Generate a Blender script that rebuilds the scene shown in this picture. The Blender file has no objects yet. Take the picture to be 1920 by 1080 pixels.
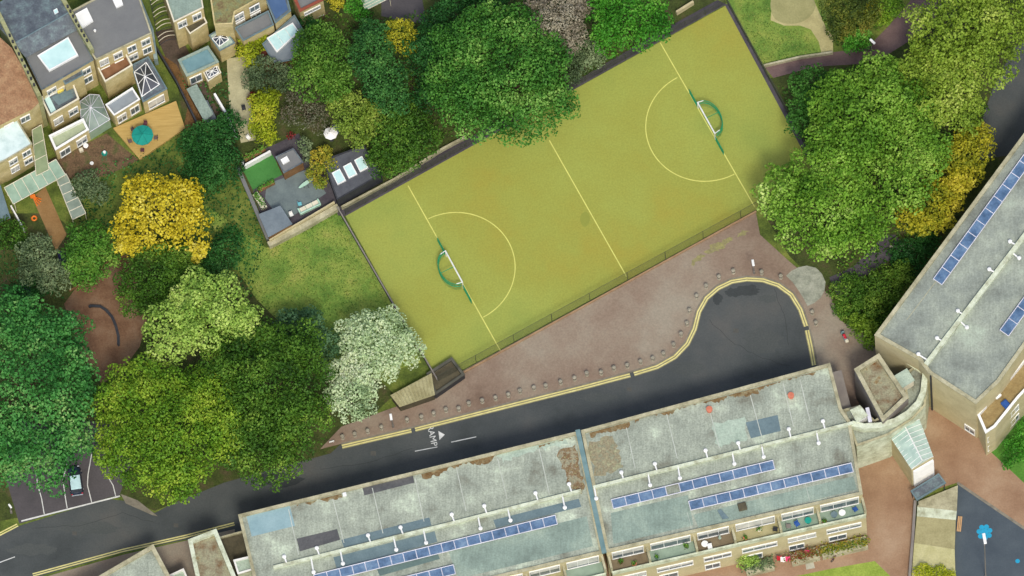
import bpy, math, random
import numpy as np
from mathutils import Vector, Matrix
from mathutils.geometry import tessellate_polygon
R = math.radians
SC = bpy.context.scene
COL = SC.collection
random.seed(7)

# ---------------------------------------------------------------- camera
MPP = 0.07                                   # metres per photo pixel
D = 1500.0
cdir = Vector((0.05, -0.40, 1.0)).normalized()
CP = cdir * D
cz = cdir
cx = Vector((0, 1, 0)).cross(cz).normalized()
cy = cz.cross(cx).normalized()
cam_d = bpy.data.cameras.new('camera')
cam = bpy.data.objects.new('camera', cam_d)
COL.objects.link(cam)
m = Matrix((cx, cy, cz)).transposed().to_4x4()
m.translation = CP
cam.matrix_world = m
cam_d.sensor_width = 36
cam_d.lens = 36 * D / (1920 * MPP)
cam_d.clip_start = 10
cam_d.clip_end = 6000
SC.camera = cam

def W(px, py, h=0.0):
    """point of the real scene seen at photo pixel (px, py) lying at height h"""
    u = (px - 960) * MPP / D
    v = (540 - py) * MPP / D
    d = cx * u + cy * v - cz
    t = (h - CP.z) / d.z
    return CP + d * t

# ---------------------------------------------------------------- world, sun, exposure
SUN_EL, SUN_AZ = 58, 168                     # azimuth clockwise from north
wd = bpy.data.worlds.new('World'); SC.world = wd; wd.use_nodes = True
nt = wd.node_tree
bg = nt.nodes['Background']
sky = nt.nodes.new('ShaderNodeTexSky')
sky.sky_type = 'NISHITA'; sky.sun_disc = False
sky.sun_elevation = R(SUN_EL); sky.sun_rotation = R(SUN_AZ)
sky.air_density = 1.0; sky.dust_density = 3.5; sky.ozone_density = 0.6
nt.links.new(sky.outputs[0], bg.inputs[0])
bg.inputs[1].default_value = 0.15
sd = bpy.data.lights.new('sun', 'SUN'); sd.energy = 1.85; sd.angle = R(9); sd.color = (1, 0.95, 0.84)
so = bpy.data.objects.new('sun', sd); COL.objects.link(so)
sv = Vector((math.sin(R(SUN_AZ)) * math.cos(R(SUN_EL)), math.cos(R(SUN_AZ)) * math.cos(R(SUN_EL)), math.sin(R(SUN_EL))))
so.rotation_euler = sv.to_track_quat('Z', 'Y').to_euler()
so.location = (0, 0, 200)
SC.view_settings.view_transform = 'Standard'
SC.view_settings.look = 'None'
SC.view_settings.exposure = 0.12
SC.view_settings.gamma = 1

# ---------------------------------------------------------------- materials
def lin(c):
    return tuple(((v / 255) / 12.92 if v / 255 <= 0.04045 else ((v / 255 + 0.055) / 1.055) ** 2.4) for v in c)
MATS = {}
def mat(name, cols, scale=1.0, rough=0.85, bump=0.0, fine=0.0, metallic=0.0, contrast=1.0, spec=0.3, stretch=None, rot=0.0, streak=0.0):
    """cols: one to four sRGB colours mixed by two octaves of object-space noise"""
    if name in MATS: return MATS[name]
    mt = bpy.data.materials.new(name); mt.use_nodes = True
    n = mt.node_tree; b = n.nodes['Principled BSDF']
    b.inputs['Roughness'].default_value = rough
    b.inputs['Metallic'].default_value = metallic
    b.inputs['Specular IOR Level'].default_value = spec
    if not isinstance(cols, list): cols = [cols]
    geo = n.nodes.new('ShaderNodeNewGeometry')
    mp = n.nodes.new('ShaderNodeMapping')
    mp.inputs['Rotation'].default_value = (0, 0, rot)
    if stretch: mp.inputs['Scale'].default_value = stretch
    n.links.new(geo.outputs['Position'], mp.inputs['Vector'])
    ns = n.nodes.new('ShaderNodeTexNoise'); ns.inputs['Scale'].default_value = scale
    ns.inputs['Detail'].default_value = 7; ns.inputs['Roughness'].default_value = 0.62
    n.links.new(mp.outputs[0], ns.inputs['Vector'])
    if len(cols) == 1:
        c = lin(cols[0]); cols = [tuple(v * 0.88 for v in c), tuple(min(1, v * 1.12) for v in c)]
    else:
        cols = [lin(c) for c in cols]
    rp = n.nodes.new('ShaderNodeValToRGB')
    lo, hi = 0.5 - 0.2 / contrast, 0.5 + 0.2 / contrast
    e = rp.color_ramp.elements
    e[0].position = lo; e[0].color = (*cols[0], 1); e[1].position = hi; e[1].color = (*cols[-1], 1)
    for i in range(1, len(cols) - 1):
        k = e.new(lo + (hi - lo) * i / (len(cols) - 1)); k.color = (*cols[i], 1)
    n.links.new(ns.outputs[0], rp.inputs[0])
    out = rp.outputs[0]
    if fine:
        n2 = n.nodes.new('ShaderNodeTexNoise'); n2.inputs['Scale'].default_value = 4.5; n2.inputs['Detail'].default_value = 3
        n.links.new(mp.outputs[0], n2.inputs['Vector'])
        mr = n.nodes.new('ShaderNodeMapRange')
        mr.inputs[1].default_value = 0.3; mr.inputs[2].default_value = 0.7
        mr.inputs[3].default_value = 1 - fine; mr.inputs[4].default_value = 1 + fine
        n.links.new(n2.outputs[0], mr.inputs[0])
        mx = n.nodes.new('ShaderNodeMix'); mx.data_type = 'RGBA'; mx.blend_type = 'MULTIPLY'
        mx.inputs[0].default_value = 1
        n.links.new(out, mx.inputs[6]); n.links.new(mr.outputs[0], mx.inputs[7])
        out = mx.outputs[2]
    if streak:
        mp2 = n.nodes.new('ShaderNodeMapping'); mp2.inputs['Rotation'].default_value = (0, 0, R(-14)); mp2.inputs['Scale'].default_value = (3.2, 0.35, 1)
        n.links.new(geo.outputs['Position'], mp2.inputs['Vector'])
        n4 = n.nodes.new('ShaderNodeTexNoise'); n4.inputs['Scale'].default_value = 1.0; n4.inputs['Detail'].default_value = 6; n4.inputs['Roughness'].default_value = 0.7
        n.links.new(mp2.outputs[0], n4.inputs['Vector'])
        m4 = n.nodes.new('ShaderNodeMapRange'); m4.inputs[1].default_value = 0.3; m4.inputs[2].default_value = 0.7; m4.inputs[3].default_value = 1 - streak; m4.inputs[4].default_value = 1 + streak
        n.links.new(n4.outputs[0], m4.inputs[0])
        x4 = n.nodes.new('ShaderNodeMix'); x4.data_type = 'RGBA'; x4.blend_type = 'MULTIPLY'; x4.inputs[0].default_value = 1
        n.links.new(out, x4.inputs[6]); n.links.new(m4.outputs[0], x4.inputs[7]); out = x4.outputs[2]
    n.links.new(out, b.inputs['Base Color'])
    if bump:
        bp = n.nodes.new('ShaderNodeBump'); bp.inputs['Strength'].default_value = bump; bp.inputs['Distance'].default_value = 0.1
        n3 = n.nodes.new('ShaderNodeTexNoise'); n3.inputs['Scale'].default_value = 5; n3.inputs['Detail'].default_value = 4
        n.links.new(geo.outputs['Position'], n3.inputs['Vector'])
        n.links.new(n3.outputs[0], bp.inputs['Height']); n.links.new(bp.outputs[0], b.inputs['Normal'])
    MATS[name] = mt
    return mt
def leafmat(name, cols, scale=0.2):
    """foliage: colour differs from leaf clump to leaf clump and drifts through the crown"""
    if name in MATS: return MATS[name]
    mt = bpy.data.materials.new(name); mt.use_nodes = True
    n = mt.node_tree; b = n.nodes['Principled BSDF']
    b.inputs['Roughness'].default_value = 0.6; b.inputs['Specular IOR Level'].default_value = 0.25
    geo = n.nodes.new('ShaderNodeNewGeometry')
    ns = n.nodes.new('ShaderNodeTexNoise'); ns.inputs['Scale'].default_value = scale; ns.inputs['Detail'].default_value = 3
    n.links.new(geo.outputs['Position'], ns.inputs['Vector'])
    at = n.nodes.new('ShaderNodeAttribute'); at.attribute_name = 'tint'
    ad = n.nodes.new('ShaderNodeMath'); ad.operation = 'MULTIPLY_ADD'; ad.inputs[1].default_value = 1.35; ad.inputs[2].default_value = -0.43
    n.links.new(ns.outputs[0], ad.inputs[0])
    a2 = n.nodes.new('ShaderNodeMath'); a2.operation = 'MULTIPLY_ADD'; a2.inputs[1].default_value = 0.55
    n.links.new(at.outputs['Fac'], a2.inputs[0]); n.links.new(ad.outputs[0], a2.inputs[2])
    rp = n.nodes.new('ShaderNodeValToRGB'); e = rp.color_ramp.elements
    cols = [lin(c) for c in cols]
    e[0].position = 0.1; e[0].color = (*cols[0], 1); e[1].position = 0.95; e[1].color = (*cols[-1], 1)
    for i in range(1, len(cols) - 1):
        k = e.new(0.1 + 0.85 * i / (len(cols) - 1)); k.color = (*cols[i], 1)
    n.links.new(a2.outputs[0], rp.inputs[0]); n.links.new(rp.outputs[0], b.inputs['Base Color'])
    tr = n.nodes.new('ShaderNodeBsdfTranslucent'); n.links.new(rp.outputs[0], tr.inputs[0])
    ms = n.nodes.new('ShaderNodeMixShader'); ms.inputs[0].default_value = 0.25
    n.links.new(b.outputs[0], ms.inputs[1]); n.links.new(tr.outputs[0], ms.inputs[2])
    n.links.new(ms.outputs[0], n.nodes['Material Output'].inputs[0])
    MATS[name] = mt
    return mt

# ---------------------------------------------------------------- mesh helpers
def orient2d(p):
    a = sum(p[i][0] * p[(i + 1) % len(p)][1] - p[(i + 1) % len(p)][0] * p[i][1] for i in range(len(p)))
    return list(p) if a > 0 else list(reversed(p))
def inset(p, w):
    """offset a counter-clockwise polygon inwards by w metres"""
    n = len(p); out = []
    for i in range(n):
        a, b, c = Vector(p[i - 1][:2]), Vector(p[i][:2]), Vector(p[(i + 1) % n][:2])
        d1 = (b - a).normalized(); d2 = (c - b).normalized()
        n1 = Vector((-d1.y, d1.x)); n2 = Vector((-d2.y, d2.x))
        k = (n1 + n2); k = k / max(0.2, (1 + n1.dot(n2)))
        out.append(b + k * w)
    return out
class MB:
    def __init__(s): s.v = []; s.f = []
    def face(s, pts):
        i = len(s.v); s.v += [tuple(p) for p in pts]; s.f.append(tuple(range(i, i + len(pts))))
    def sheet(s, poly, z):
        poly = orient2d(poly)
        i = len(s.v); vs = [Vector((p[0], p[1], z)) for p in poly]; s.v += [tuple(p) for p in vs]
        for t in tessellate_polygon([vs]):
            a, b, c = t
            if (vs[b] - vs[a]).cross(vs[c] - vs[a]).z < 0: a, c = c, a
            s.f.append((i + a, i + b, i + c))
        return s
    def sides(s, poly, z0, z1):
        poly = orient2d(poly); n = len(poly)
        for k in range(n):
            a, b = poly[k], poly[(k + 1) % n]
            s.face([(a[0], a[1], z0), (b[0], b[1], z0), (b[0], b[1], z1), (a[0], a[1], z1)])
        return s
    def prism(s, poly, z0, z1):
        s.sides(poly, z0, z1); s.sheet(poly, z1); return s
    def ring(s, poly, w, z0, z1):
        """hollow wall following a polygon, w thick, measured inwards"""
        poly = orient2d(poly); q = inset(poly, w); n = len(poly)
        for k in range(n):
            a, b, c, d = poly[k], poly[(k + 1) % n], q[(k + 1) % n], q[k]
            s.face([(a[0], a[1], z0), (b[0], b[1], z0), (b[0], b[1], z1), (a[0], a[1], z1)])
            s.face([(d[0], d[1], z1), (c[0], c[1], z1), (c[0], c[1], z0), (d[0], d[1], z0)])
            s.face([(a[0], a[1], z1), (b[0], b[1], z1), (c[0], c[1], z1), (d[0], d[1], z1)])
        return s
    def box(s, c, size, rz=0.0, bev=0.0):
        x, y, z = size[0] / 2, size[1] / 2, size[2] / 2
        co, si = math.cos(rz), math.sin(rz)
        def T(px, py, pz): return (c[0] + px * co - py * si, c[1] + px * si + py * co, c[2] + pz)
        if bev <= 0:
            P = [T(sx * x, sy * y, sz * z) for sz in (-1, 1) for sx, sy in ((-1, -1), (1, -1), (1, 1), (-1, 1))]
            i = len(s.v); s.v += P
            for f in ((0, 3, 2, 1), (4, 5, 6, 7), (0, 1, 5, 4), (1, 2, 6, 5), (2, 3, 7, 6), (3, 0, 4, 7)): s.f.append(tuple(i + k for k in f))
        else:
            def rg(ix, iz):
                return [T(px, py, iz) for px, py in ((-x + ix, -y), (x - ix, -y), (x, -y + ix), (x, y - ix), (x - ix, y), (-x + ix, y), (-x, y - ix), (-x, -y + ix))]
            def sh(k, iz):
                return [T(px * (1 - k / x), py * (1 - k / y), iz) for px, py in ((-x + bev, -y), (x - bev, -y), (x, -y + bev), (x, y - bev), (x - bev, y), (-x + bev, y), (-x, y - bev), (-x, -y + bev))]
            L = [sh(bev, -z), rg(bev, -z + bev), rg(bev, z - bev), sh(bev, z)]
            i = len(s.v)
            for l in L: s.v += l
            for k in range(3):
                for j in range(8):
                    a = i + k * 8 + j; b = i + k * 8 + (j + 1) % 8
                    s.f.append((a, b, b + 8, a + 8))
            s.f.append(tuple(i + 24 + j for j in range(8))); s.f.append(tuple(i + 7 - j for j in range(8)))
        return s
    def tube(s, pts, r, n=8, cap=True, closed=False):
        pts = [Vector(p) for p in pts]
        rs = r if isinstance(r, (list, tuple)) else [r] * len(pts)
        i0 = len(s.v); L = len(pts)
        for k, p in enumerate(pts):
            if closed: t = (pts[(k + 1) % L] - pts[k - 1])
            else: t = (pts[min(k + 1, L - 1)] - pts[max(k - 1, 0)])
            t.normalize()
            a = t.cross(Vector((0, 0, 1)))
            if a.length < 0.05: a = Vector((1, 0, 0))
            a.normalize(); b = t.cross(a)
            for j in range(n):
                w = 2 * math.pi * j / n
                s.v.append(tuple(p + (a * math.cos(w) + b * math.sin(w)) * rs[k]))
        for k in range(L if closed else L - 1):
            for j in range(n):
                k2 = (k + 1) % L
                s.f.append((i0 + k * n + j, i0 + k * n + (j + 1) % n, i0 + k2 * n + (j + 1) % n, i0 + k2 * n + j))
        if cap and not closed:
            s.f.append(tuple(i0 + j for j in reversed(range(n)))); s.f.append(tuple(i0 + (L - 1) * n + j for j in range(n)))
        return s
    def disc(s, c, r, h, n=20, r2=None):
        r2 = r if r2 is None else r2
        s.tube([(c[0], c[1], c[2]), (c[0], c[1], c[2] + h)], [r, r2], n); return s
    def lathe(s, c, prof, n=20):
        i0 = len(s.v)
        for rr, z in prof:
            for j in range(n):
                w = 2 * math.pi * j / n; s.v.append((c[0] + rr * math.cos(w), c[1] + rr * math.sin(w), c[2] + z))
        for k in range(len(prof) - 1):
            for j in range(n):
                s.f.append((i0 + k * n + j, i0 + k * n + (j + 1) % n, i0 + (k + 1) * n + (j + 1) % n, i0 + (k + 1) * n + j))
        s.f.append(tuple(i0 + j for j in reversed(range(n)))); s.f.append(tuple(i0 + (len(prof) - 1) * n + j for j in range(n)))
        return s
    def ribbon(s, pts, w, z, off=0.0):
        P = [Vector((p[0], p[1])) for p in pts]; n = len(P); L = []; Rr = []
        for k in range(n):
            t = (P[min(k + 1, n - 1)] - P[max(k - 1, 0)]).normalized(); nn = Vector((-t.y, t.x))
            L.append(P[k] + nn * (off + w / 2)); Rr.append(P[k] + nn * (off - w / 2))
        for k in range(n - 1):
            s.face([(Rr[k].x, Rr[k].y, z), (Rr[k + 1].x, Rr[k + 1].y, z), (L[k + 1].x, L[k + 1].y, z), (L[k].x, L[k].y, z)])
        return s
    def wallstrip(s, pts, w, z0, z1):
        P = [Vector((p[0], p[1])) for p in pts]; n = len(P); L = []; Q = []
        for k in range(n):
            t = (P[min(k + 1, n - 1)] - P[max(k - 1, 0)]).normalized(); nn = Vector((-t.y, t.x))
            L.append(P[k] + nn * w / 2); Q.append(P[k] - nn * w / 2)
        s.prism([(*p,) for p in Q] + [(*p,) for p in reversed(L)], z0, z1)
        return s
    def build(s, name, mt, parent=None, smooth=False, **kw):
        me = bpy.data.meshes.new(name)
        o = bpy.data.objects.new(name, me); COL.objects.link(o)
        og = Vector((0, 0, 0))
        if parent is not None:
            o.parent = parent; r = parent
            while r.parent: r = r.parent
            og = r.location
        elif 'at' in kw:
            og = Vector(kw.pop('at')); o.location = og
        me.from_pydata([(v[0] - og.x, v[1] - og.y, v[2] - og.z) for v in s.v], [], s.f)
        me.materials.append(mt)
        if smooth:
            for p in me.polygons: p.use_smooth = True
        me.update()
        for k, v in kw.items(): o[k] = v
        return o
def thing(name, label, cat, loc, group=None):
    o = bpy.data.objects.new(name, None); COL.objects.link(o); o.location = loc
    o.empty_display_size = 0.3
    o['label'] = label; o['category'] = cat
    if group: o['group'] = group
    return o
def kids(o): return [c for c in bpy.data.objects if c.parent == o]
def dup(root, loc, rz=0.0, label=None, group=None):
    r = root.copy(); COL.objects.link(r); r.location = loc; r.rotation_euler = (0, 0, rz)
    if label: r['label'] = label
    if group: r['group'] = group
    for ch in kids(root):
        c = ch.copy(); COL.objects.link(c); c.parent = r
        for g in kids(ch):
            d = g.copy(); COL.objects.link(d); d.parent = c
    return r
def PX(pts, h=0.0): return [tuple(W(x, y, h)) for x, y in pts]
def center(poly): return Vector((sum(p[0] for p in poly) / len(poly), sum(p[1] for p in poly) / len(poly), 0))

# ---------------------------------------------------------------- palette
M_grass = mat('grass_mat', [(58, 72, 30), (92, 108, 44), (122, 130, 60)], 0.35, 0.95, 0.5, 0.22)
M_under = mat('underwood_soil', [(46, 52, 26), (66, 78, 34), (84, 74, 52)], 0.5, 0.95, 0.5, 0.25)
M_meadow = mat('worn_lawn', [(66, 100, 36), (102, 132, 54), (128, 146, 64), (150, 150, 78)], 0.22, 0.95, 0.5, 0.2)
M_asphalt = mat('asphalt', [(62, 67, 67), (72, 77, 77), (80, 84, 83), (88, 89, 86)], 0.1, 0.82, 0.2, 0.09, contrast=1.1)
M_bays = mat('asphalt_bays', [(72, 70, 72), (92, 88, 90)], 0.2, 0.9, 0.2, 0.08)
M_paving = mat('brick_paving', [(116, 97, 82), (133, 115, 99), (143, 129, 112), (150, 141, 124)], 0.07, 0.9, 0.2, 0.1, contrast=1.2)
M_court = mat('courtyard_paving', [(134, 104, 80), (152, 124, 98), (166, 142, 116)], 0.18, 0.9, 0.2, 0.08)
M_turf = mat('pitch_turf_mat', [(153, 147, 62), (148, 152, 68), (150, 158, 74), (138, 152, 72)], 0.035, 0.95, 0.2, 0.09, contrast=1.4)
M_line = mat('pitch_line_paint', (205, 205, 110), 1, 0.8)
M_yellow = mat('yellow_line_paint', [(196, 188, 120), (226, 218, 150)], 1.2, 0.8)
M_white = mat('white_paint', [(190, 192, 188), (224, 226, 222)], 1.2, 0.7)
M_kerb = mat('kerb_stone', [(108, 104, 92), (140, 134, 118)], 1.5, 0.9)
M_dirt = mat('bare_earth', [(96, 68, 50), (120, 92, 70), (132, 108, 86)], 0.35, 0.95, 0.4, 0.14)
M_gravel = mat('pale_gravel', [(116, 120, 106), (148, 152, 136), (164, 166, 150)], 0.8, 0.95, 0.4, 0.15)
M_sand = mat('sandy_path', [(158, 150, 104), (188, 180, 128)], 0.5, 0.95, 0.2, 0.08)
M_pink = mat('pink_path', [(94, 76, 76), (120, 100, 96)], 0.35, 0.9, 0.2, 0.1)
M_darkpath = mat('dark_strip', [(66, 62, 70), (88, 84, 88)], 0.5, 0.9, 0.2, 0.1)
M_roof = mat('weathered_felt', [(120, 122, 108), (144, 152, 138), (158, 166, 150), (186, 198, 176)], 0.22, 0.9, 0.3, 0.2, contrast=1.2, streak=0.16)
M_roofg = mat('green_felt', [(116, 132, 122), (134, 152, 140), (154, 170, 154)], 0.25, 0.9, 0.3, 0.14, streak=0.12)
M_roofc = mat('grey_felt', [(114, 120, 112), (136, 144, 134), (152, 160, 146), (168, 180, 162)], 0.2, 0.9, 0.3, 0.16, streak=0.12)
M_cap = mat('parapet_stone', [(154, 156, 128), (194, 202, 176), (214, 222, 200)], 0.9, 0.85, 0.2, 0.1)
M_capd = mat('old_coping', [(136, 132, 104), (168, 164, 134), (188, 184, 154)], 0.7, 0.85, 0.2, 0.12)
M_teal = mat('copper_flashing', [(92, 122, 124), (118, 146, 146)], 0.8, 0.6)
M_moss = mat('rusty_moss', [(100, 76, 46), (120, 100, 68), (142, 138, 108)], 1.2, 0.95, 0.6, 0.25)
M_mossroof = mat('mossy_roof', [(106, 74, 40), (132, 122, 98), (150, 150, 122), (128, 92, 44)], 0.6, 0.95, 0.6, 0.2)
M_stock = mat('stock_brick', [(166, 152, 104), (190, 176, 126), (206, 192, 146)], 0.6, 0.9, 0.2, 0.12)
M_cream = mat('cream_render', [(178, 168, 130), (200, 190, 150)], 0.5, 0.9, 0.2, 0.06)
M_greywall = mat('grey_render', [(118, 112, 108), (140, 134, 126)], 0.5, 0.9)
M_slate = mat('slate_roof', [(76, 84, 92), (94, 102, 108), (118, 138, 138)], 0.9, 0.7, 0.3, 0.16)
M_tile = mat('clay_tile', [(126, 92, 66), (148, 114, 84), (162, 132, 98)], 0.9, 0.85, 0.4, 0.2)
M_greyroof = mat('smooth_grey_roof', [(110, 112, 112), (122, 124, 122)], 0.4, 0.85, 0.1, 0.04)
M_bright = mat('white_upvc', [(224, 226, 222), (244, 244, 240)], 0.5, 0.4)
M_palewood = mat('pale_board', [(206, 200, 176), (226, 220, 198)], 0.6, 0.7)
M_skyglass = mat('pale_roof_glass', [(176, 214, 212), (206, 236, 232)], 0.5, 0.15, spec=0.6)
M_glass = mat('window_glass', [(70, 84, 92), (110, 124, 128)], 0.6, 0.08, spec=0.8)
M_darkglass = mat('dark_glass', [(44, 50, 58), (64, 72, 82)], 0.8, 0.1, spec=0.8)
M_greenglass = mat('greenish_roof_glass', [(132, 158, 136), (160, 186, 162)], 0.6, 0.25, spec=0.6)
M_solar = mat('solar_cell', [(56, 82, 110), (82, 110, 142), (112, 138, 162)], 0.7, 0.22, spec=0.6, fine=0.12)
M_alu = mat('aluminium', [(196, 196, 206), (220, 220, 228)], 1, 0.4)
M_dark = mat('dark_trim', [(44, 46, 52), (60, 62, 66)], 1, 0.6)
M_deck = mat('timber_deck', [(168, 140, 78), (190, 162, 98)], 0.5, 0.8, 0.1, 0.06, stretch=(1, 9, 1), rot=R(-25))
M_wood = mat('brown_wood', [(108, 78, 48), (140, 108, 72)], 0.8, 0.8, 0.1, 0.1)
M_orange = mat('orange_plastic', (226, 122, 44), 1, 0.5)
M_tealfab = mat('teal_fabric', [(20, 132, 118), (30, 150, 134)], 1.5, 0.8)
M_maroon = mat('maroon_fabric', [(96, 56, 66), (120, 76, 82)], 1, 0.8)
M_green = mat('green_steel', [(22, 128, 84), (34, 148, 98)], 1, 0.45)
M_whitesteel = mat('white_steel', (226, 230, 224), 1, 0.4)
M_fence = mat('fence_steel', [(56, 62, 52), (76, 80, 66)], 1, 0.6)
M_fencered = mat('rusty_rail', [(140, 112, 82), (168, 140, 108)], 1, 0.7)
M_concrete = mat('pale_concrete', [(158, 156, 138), (182, 180, 160)], 0.8, 0.9, 0.2, 0.08)
M_blue = mat('bright_blue_paint', (36, 150, 186), 1, 0.6)
M_astro = mat('artificial_lawn', [(62, 118, 56), (72, 130, 64)], 0.4, 0.95, 0.1, 0.08)
M_patio = mat('slate_patio', [(92, 104, 106), (118, 132, 130)], 0.4, 0.8, 0.1, 0.06)
M_navy = mat('navy_car_paint', (26, 40, 58), 1, 0.25, spec=0.6)
M_rubber = mat('rubber', (30, 30, 30), 1, 0.9)
M_chrome = mat('grey_rim', (160, 160, 165), 1, 0.3, metallic=0.6)
M_red = mat('red_cloth', (190, 44, 56), 1, 0.7)
M_pinkc = mat('pink_cloth', (226, 72, 120), 1, 0.7)
M_bark = mat('bark', [(74, 62, 46), (104, 90, 70)], 1.5, 0.95, 0.6, 0.2)
M_bluetarp = mat('blue_cloth', (44, 84, 150), 1, 0.7)
M_bluepatch = mat('blue_felt_patch', [(126, 156, 162), (144, 172, 176)], 0.5, 0.8, 0.1, 0.06)
M_darkpatch = mat('dark_felt_patch', [(76, 78, 80), (98, 98, 98)], 0.7, 0.85, 0.1, 0.1)
M_bluegreyp = mat('blue_grey_felt_patch', [(92, 112, 118), (112, 132, 136)], 0.6, 0.85, 0.1, 0.08)
M_palepatch = mat('pale_felt_patch', [(148, 166, 150), (176, 192, 174)], 0.6, 0.85, 0.1, 0.16)
M_terracotta = mat('terracotta', [(184, 104, 78), (206, 130, 104)], 1, 0.8)
M_corr = mat('corrugated_sheet', [(140, 134, 96), (172, 168, 130)], 0.6, 0.7, 0.1, 0.1)
M_brownroof = mat('brown_box_roof', [(72, 68, 54), (96, 90, 70)], 0.8, 0.9, 0.2, 0.12)

# ---------------------------------------------------------------- ground and surfaces
def struct(name, poly, z, mt, parent=None, px=True):
    p = PX(poly, z) if px else poly
    return MB().sheet(p, z).build(name, mt, parent, kind='structure')
g = MB()
N = 24
xs = [(-1500 + 3000 * i / N) for i in range(N + 1)]
for i in range(N):
    for j in range(N):
        g.face([(xs[i], xs[j], 0), (xs[i + 1], xs[j], 0), (xs[i + 1], xs[j + 1], 0), (xs[i], xs[j + 1], 0)])
g.build('ground', M_grass, kind='structure')
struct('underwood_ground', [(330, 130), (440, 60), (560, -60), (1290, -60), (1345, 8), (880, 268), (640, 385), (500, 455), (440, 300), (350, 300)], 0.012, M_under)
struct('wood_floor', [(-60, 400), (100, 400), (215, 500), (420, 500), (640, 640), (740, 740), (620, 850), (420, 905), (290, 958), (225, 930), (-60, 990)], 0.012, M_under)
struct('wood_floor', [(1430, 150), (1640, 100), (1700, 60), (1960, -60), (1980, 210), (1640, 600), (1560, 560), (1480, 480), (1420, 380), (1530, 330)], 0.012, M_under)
struct('lawn', [(380, 380), (500, 465), (636, 392), (745, 590), (790, 680), (640, 720), (480, 560), (420, 470)], 0.016, M_meadow)
struct('lawn', [(1362, -30), (1540, -30), (1560, 100), (1430, 126), (1440, 140), (1540, 330), (1500, 300), (1430, 150), (1362, 12)], 0.016, M_meadow)
struct('lawn', [(1400, 1100), (1560, 1066), (1640, 1052), (1690, 1100)], 0.034, mat('bright_lawn', [(116, 138, 50), (150, 168, 74)], 0.5, 0.95, 0.4, 0.15))
struct('lawn', [(1850, 840), (1880, 780), (1960, 700), (1990, 930), (1925, 910)], 0.034, mat('bright_lawn2', [(64, 110, 38), (90, 140, 52)], 0.5, 0.95, 0.4, 0.15))
def circle(cxp, cyp, rx, ry, n=40, jit=0.05):
    rd = random.Random(int(cxp)); k1 = rd.random() * 6
    return [(cxp + rx * math.cos(a) * (1 + jit * math.sin(3 * a + k1)), cyp + ry * math.sin(a) * (1 + jit * math.sin(2 * a + k1))) for a in [2 * math.pi * i / n for i in range(n)]]
struct('earth_clearing', [(120, 570), (150, 530), (190, 505), (235, 478), (262, 500), (250, 560), (275, 600), (262, 650), (225, 700), (190, 720), (150, 660)], 0.022, M_dirt)
struct('garden_path', [(60, 370), (85, 350), (125, 440), (105, 470)], 0.024, mat('ochre_path', [(132, 100, 60), (150, 120, 78)], 0.5, 0.9, 0.2, 0.1))
struct('garden_soil', [(90, 300), (140, 280), (200, 250), (260, 300), (200, 330), (120, 340)], 0.018, mat('garden_soil_mat', [(66, 58, 38), (110, 88, 66), (74, 84, 44)], 0.7, 0.95, 0.5, 0.25))
struct('garden_path', [(425, 110), (462, 105), (470, 190), (480, 262), (452, 268), (430, 200)], 0.024, mat('cream_path', [(158, 154, 122), (186, 182, 146)], 0.6, 0.9, 0.2, 0.1))
struct('garden_yard', [(290, 60), (330, 50), (420, 230), (395, 240), (340, 175)], 0.02, mat('dark_yard', [(70, 62, 50), (94, 80, 70)], 0.6, 0.9, 0.3, 0.2))
struct('garden_patio', [(715, -10), (790, -10), (800, 45), (760, 40), (715, 30)], 0.024, M_bays)
struct('garden_patio', [(455, 298), (560, 250), (640, 380), (505, 452)], 0.024, M_darkpath)
struct('garden_patio', [(500, 345), (575, 318), (612, 362), (545, 408), (520, 405), (497, 372)], 0.034, M_patio)
struct('garden_lawn', [(452, 312), (506, 283), (532, 326), (474, 356)], 0.036, M_astro)
for k_, (x, y, rx, ry) in enumerate([(1340, 466, 20, 9), (1310, 484, 12, 6), (1362, 452, 14, 8), (1300, 493, 5, 7), (1392, 438, 12, 6)]):
    rd = random.Random(k_ + 5)
    struct('lichen_patch', [(x + rx * math.cos(a) * rd.uniform(.45, 1.2), y + ry * math.sin(a) * rd.uniform(.45, 1.2) - rx * 0.3 * math.cos(a)) for a in [2 * math.pi * i / 22 for i in range(22)]], 0.105 + 0.001 * k_, mat('lichen', [(128, 120, 92), (150, 148, 92)], 1.6, 0.95, 0.2, 0.15))
struct('verge', [(226, 926), (258, 938), (296, 968), (286, 966), (236, 944)], 0.02, M_kerb)
struct('garden_soil', [(344, 240), (352, 200), (300, 100), (330, 120), (400, 238), (392, 248), (350, 262)], 0.026, mat('rusty_soil', [(96, 72, 44), (130, 98, 60)], 0.8, 0.95, 0.4, 0.25))
# road and pavement
kerbA = [(600, 842), (640, 832), (700, 818), (770, 802), (900, 769), (1000, 744), (1100, 719), (1182, 697), (1230, 683), (1262, 665), (1284, 642), (1297, 615), (1305, 583), (1320, 556), (1343, 536), (1370, 523), (1400, 518), (1432, 520), (1462, 530), (1488, 549), (1506, 578), (1517, 610), (1526, 650), (1533, 686)]
road = struct('road', [(-80, 1030), (0, 1003), (36, 986), (200, 935), (240, 940), (290, 962), (400, 902)] + kerbA + [(1545, 760), (1300, 800), (1083, 850), (440, 1010), (347, 1012), (231, 1036), (62, 1084), (-80, 1130)], 0.008, M_asphalt)
struct('parking_area', [(36, 982), (12, 900), (10, 790), (240, 790), (250, 860), (222, 934), (210, 931)], 0.014, M_bays)
pav = MB()
pav.prism(PX(kerbA + [(1560, 810), (1640, 800), (1650, 700), (1640, 640), (1575, 600), (1558, 555), (1480, 490), (1425, 440), (1417, 396), (870, 694), (822, 722), (800, 745), (735, 765), (640, 800)], 0.1), 0.0, 0.10)
pav.build('pavement', M_paving, kind='structure')
kb = MB()
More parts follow.
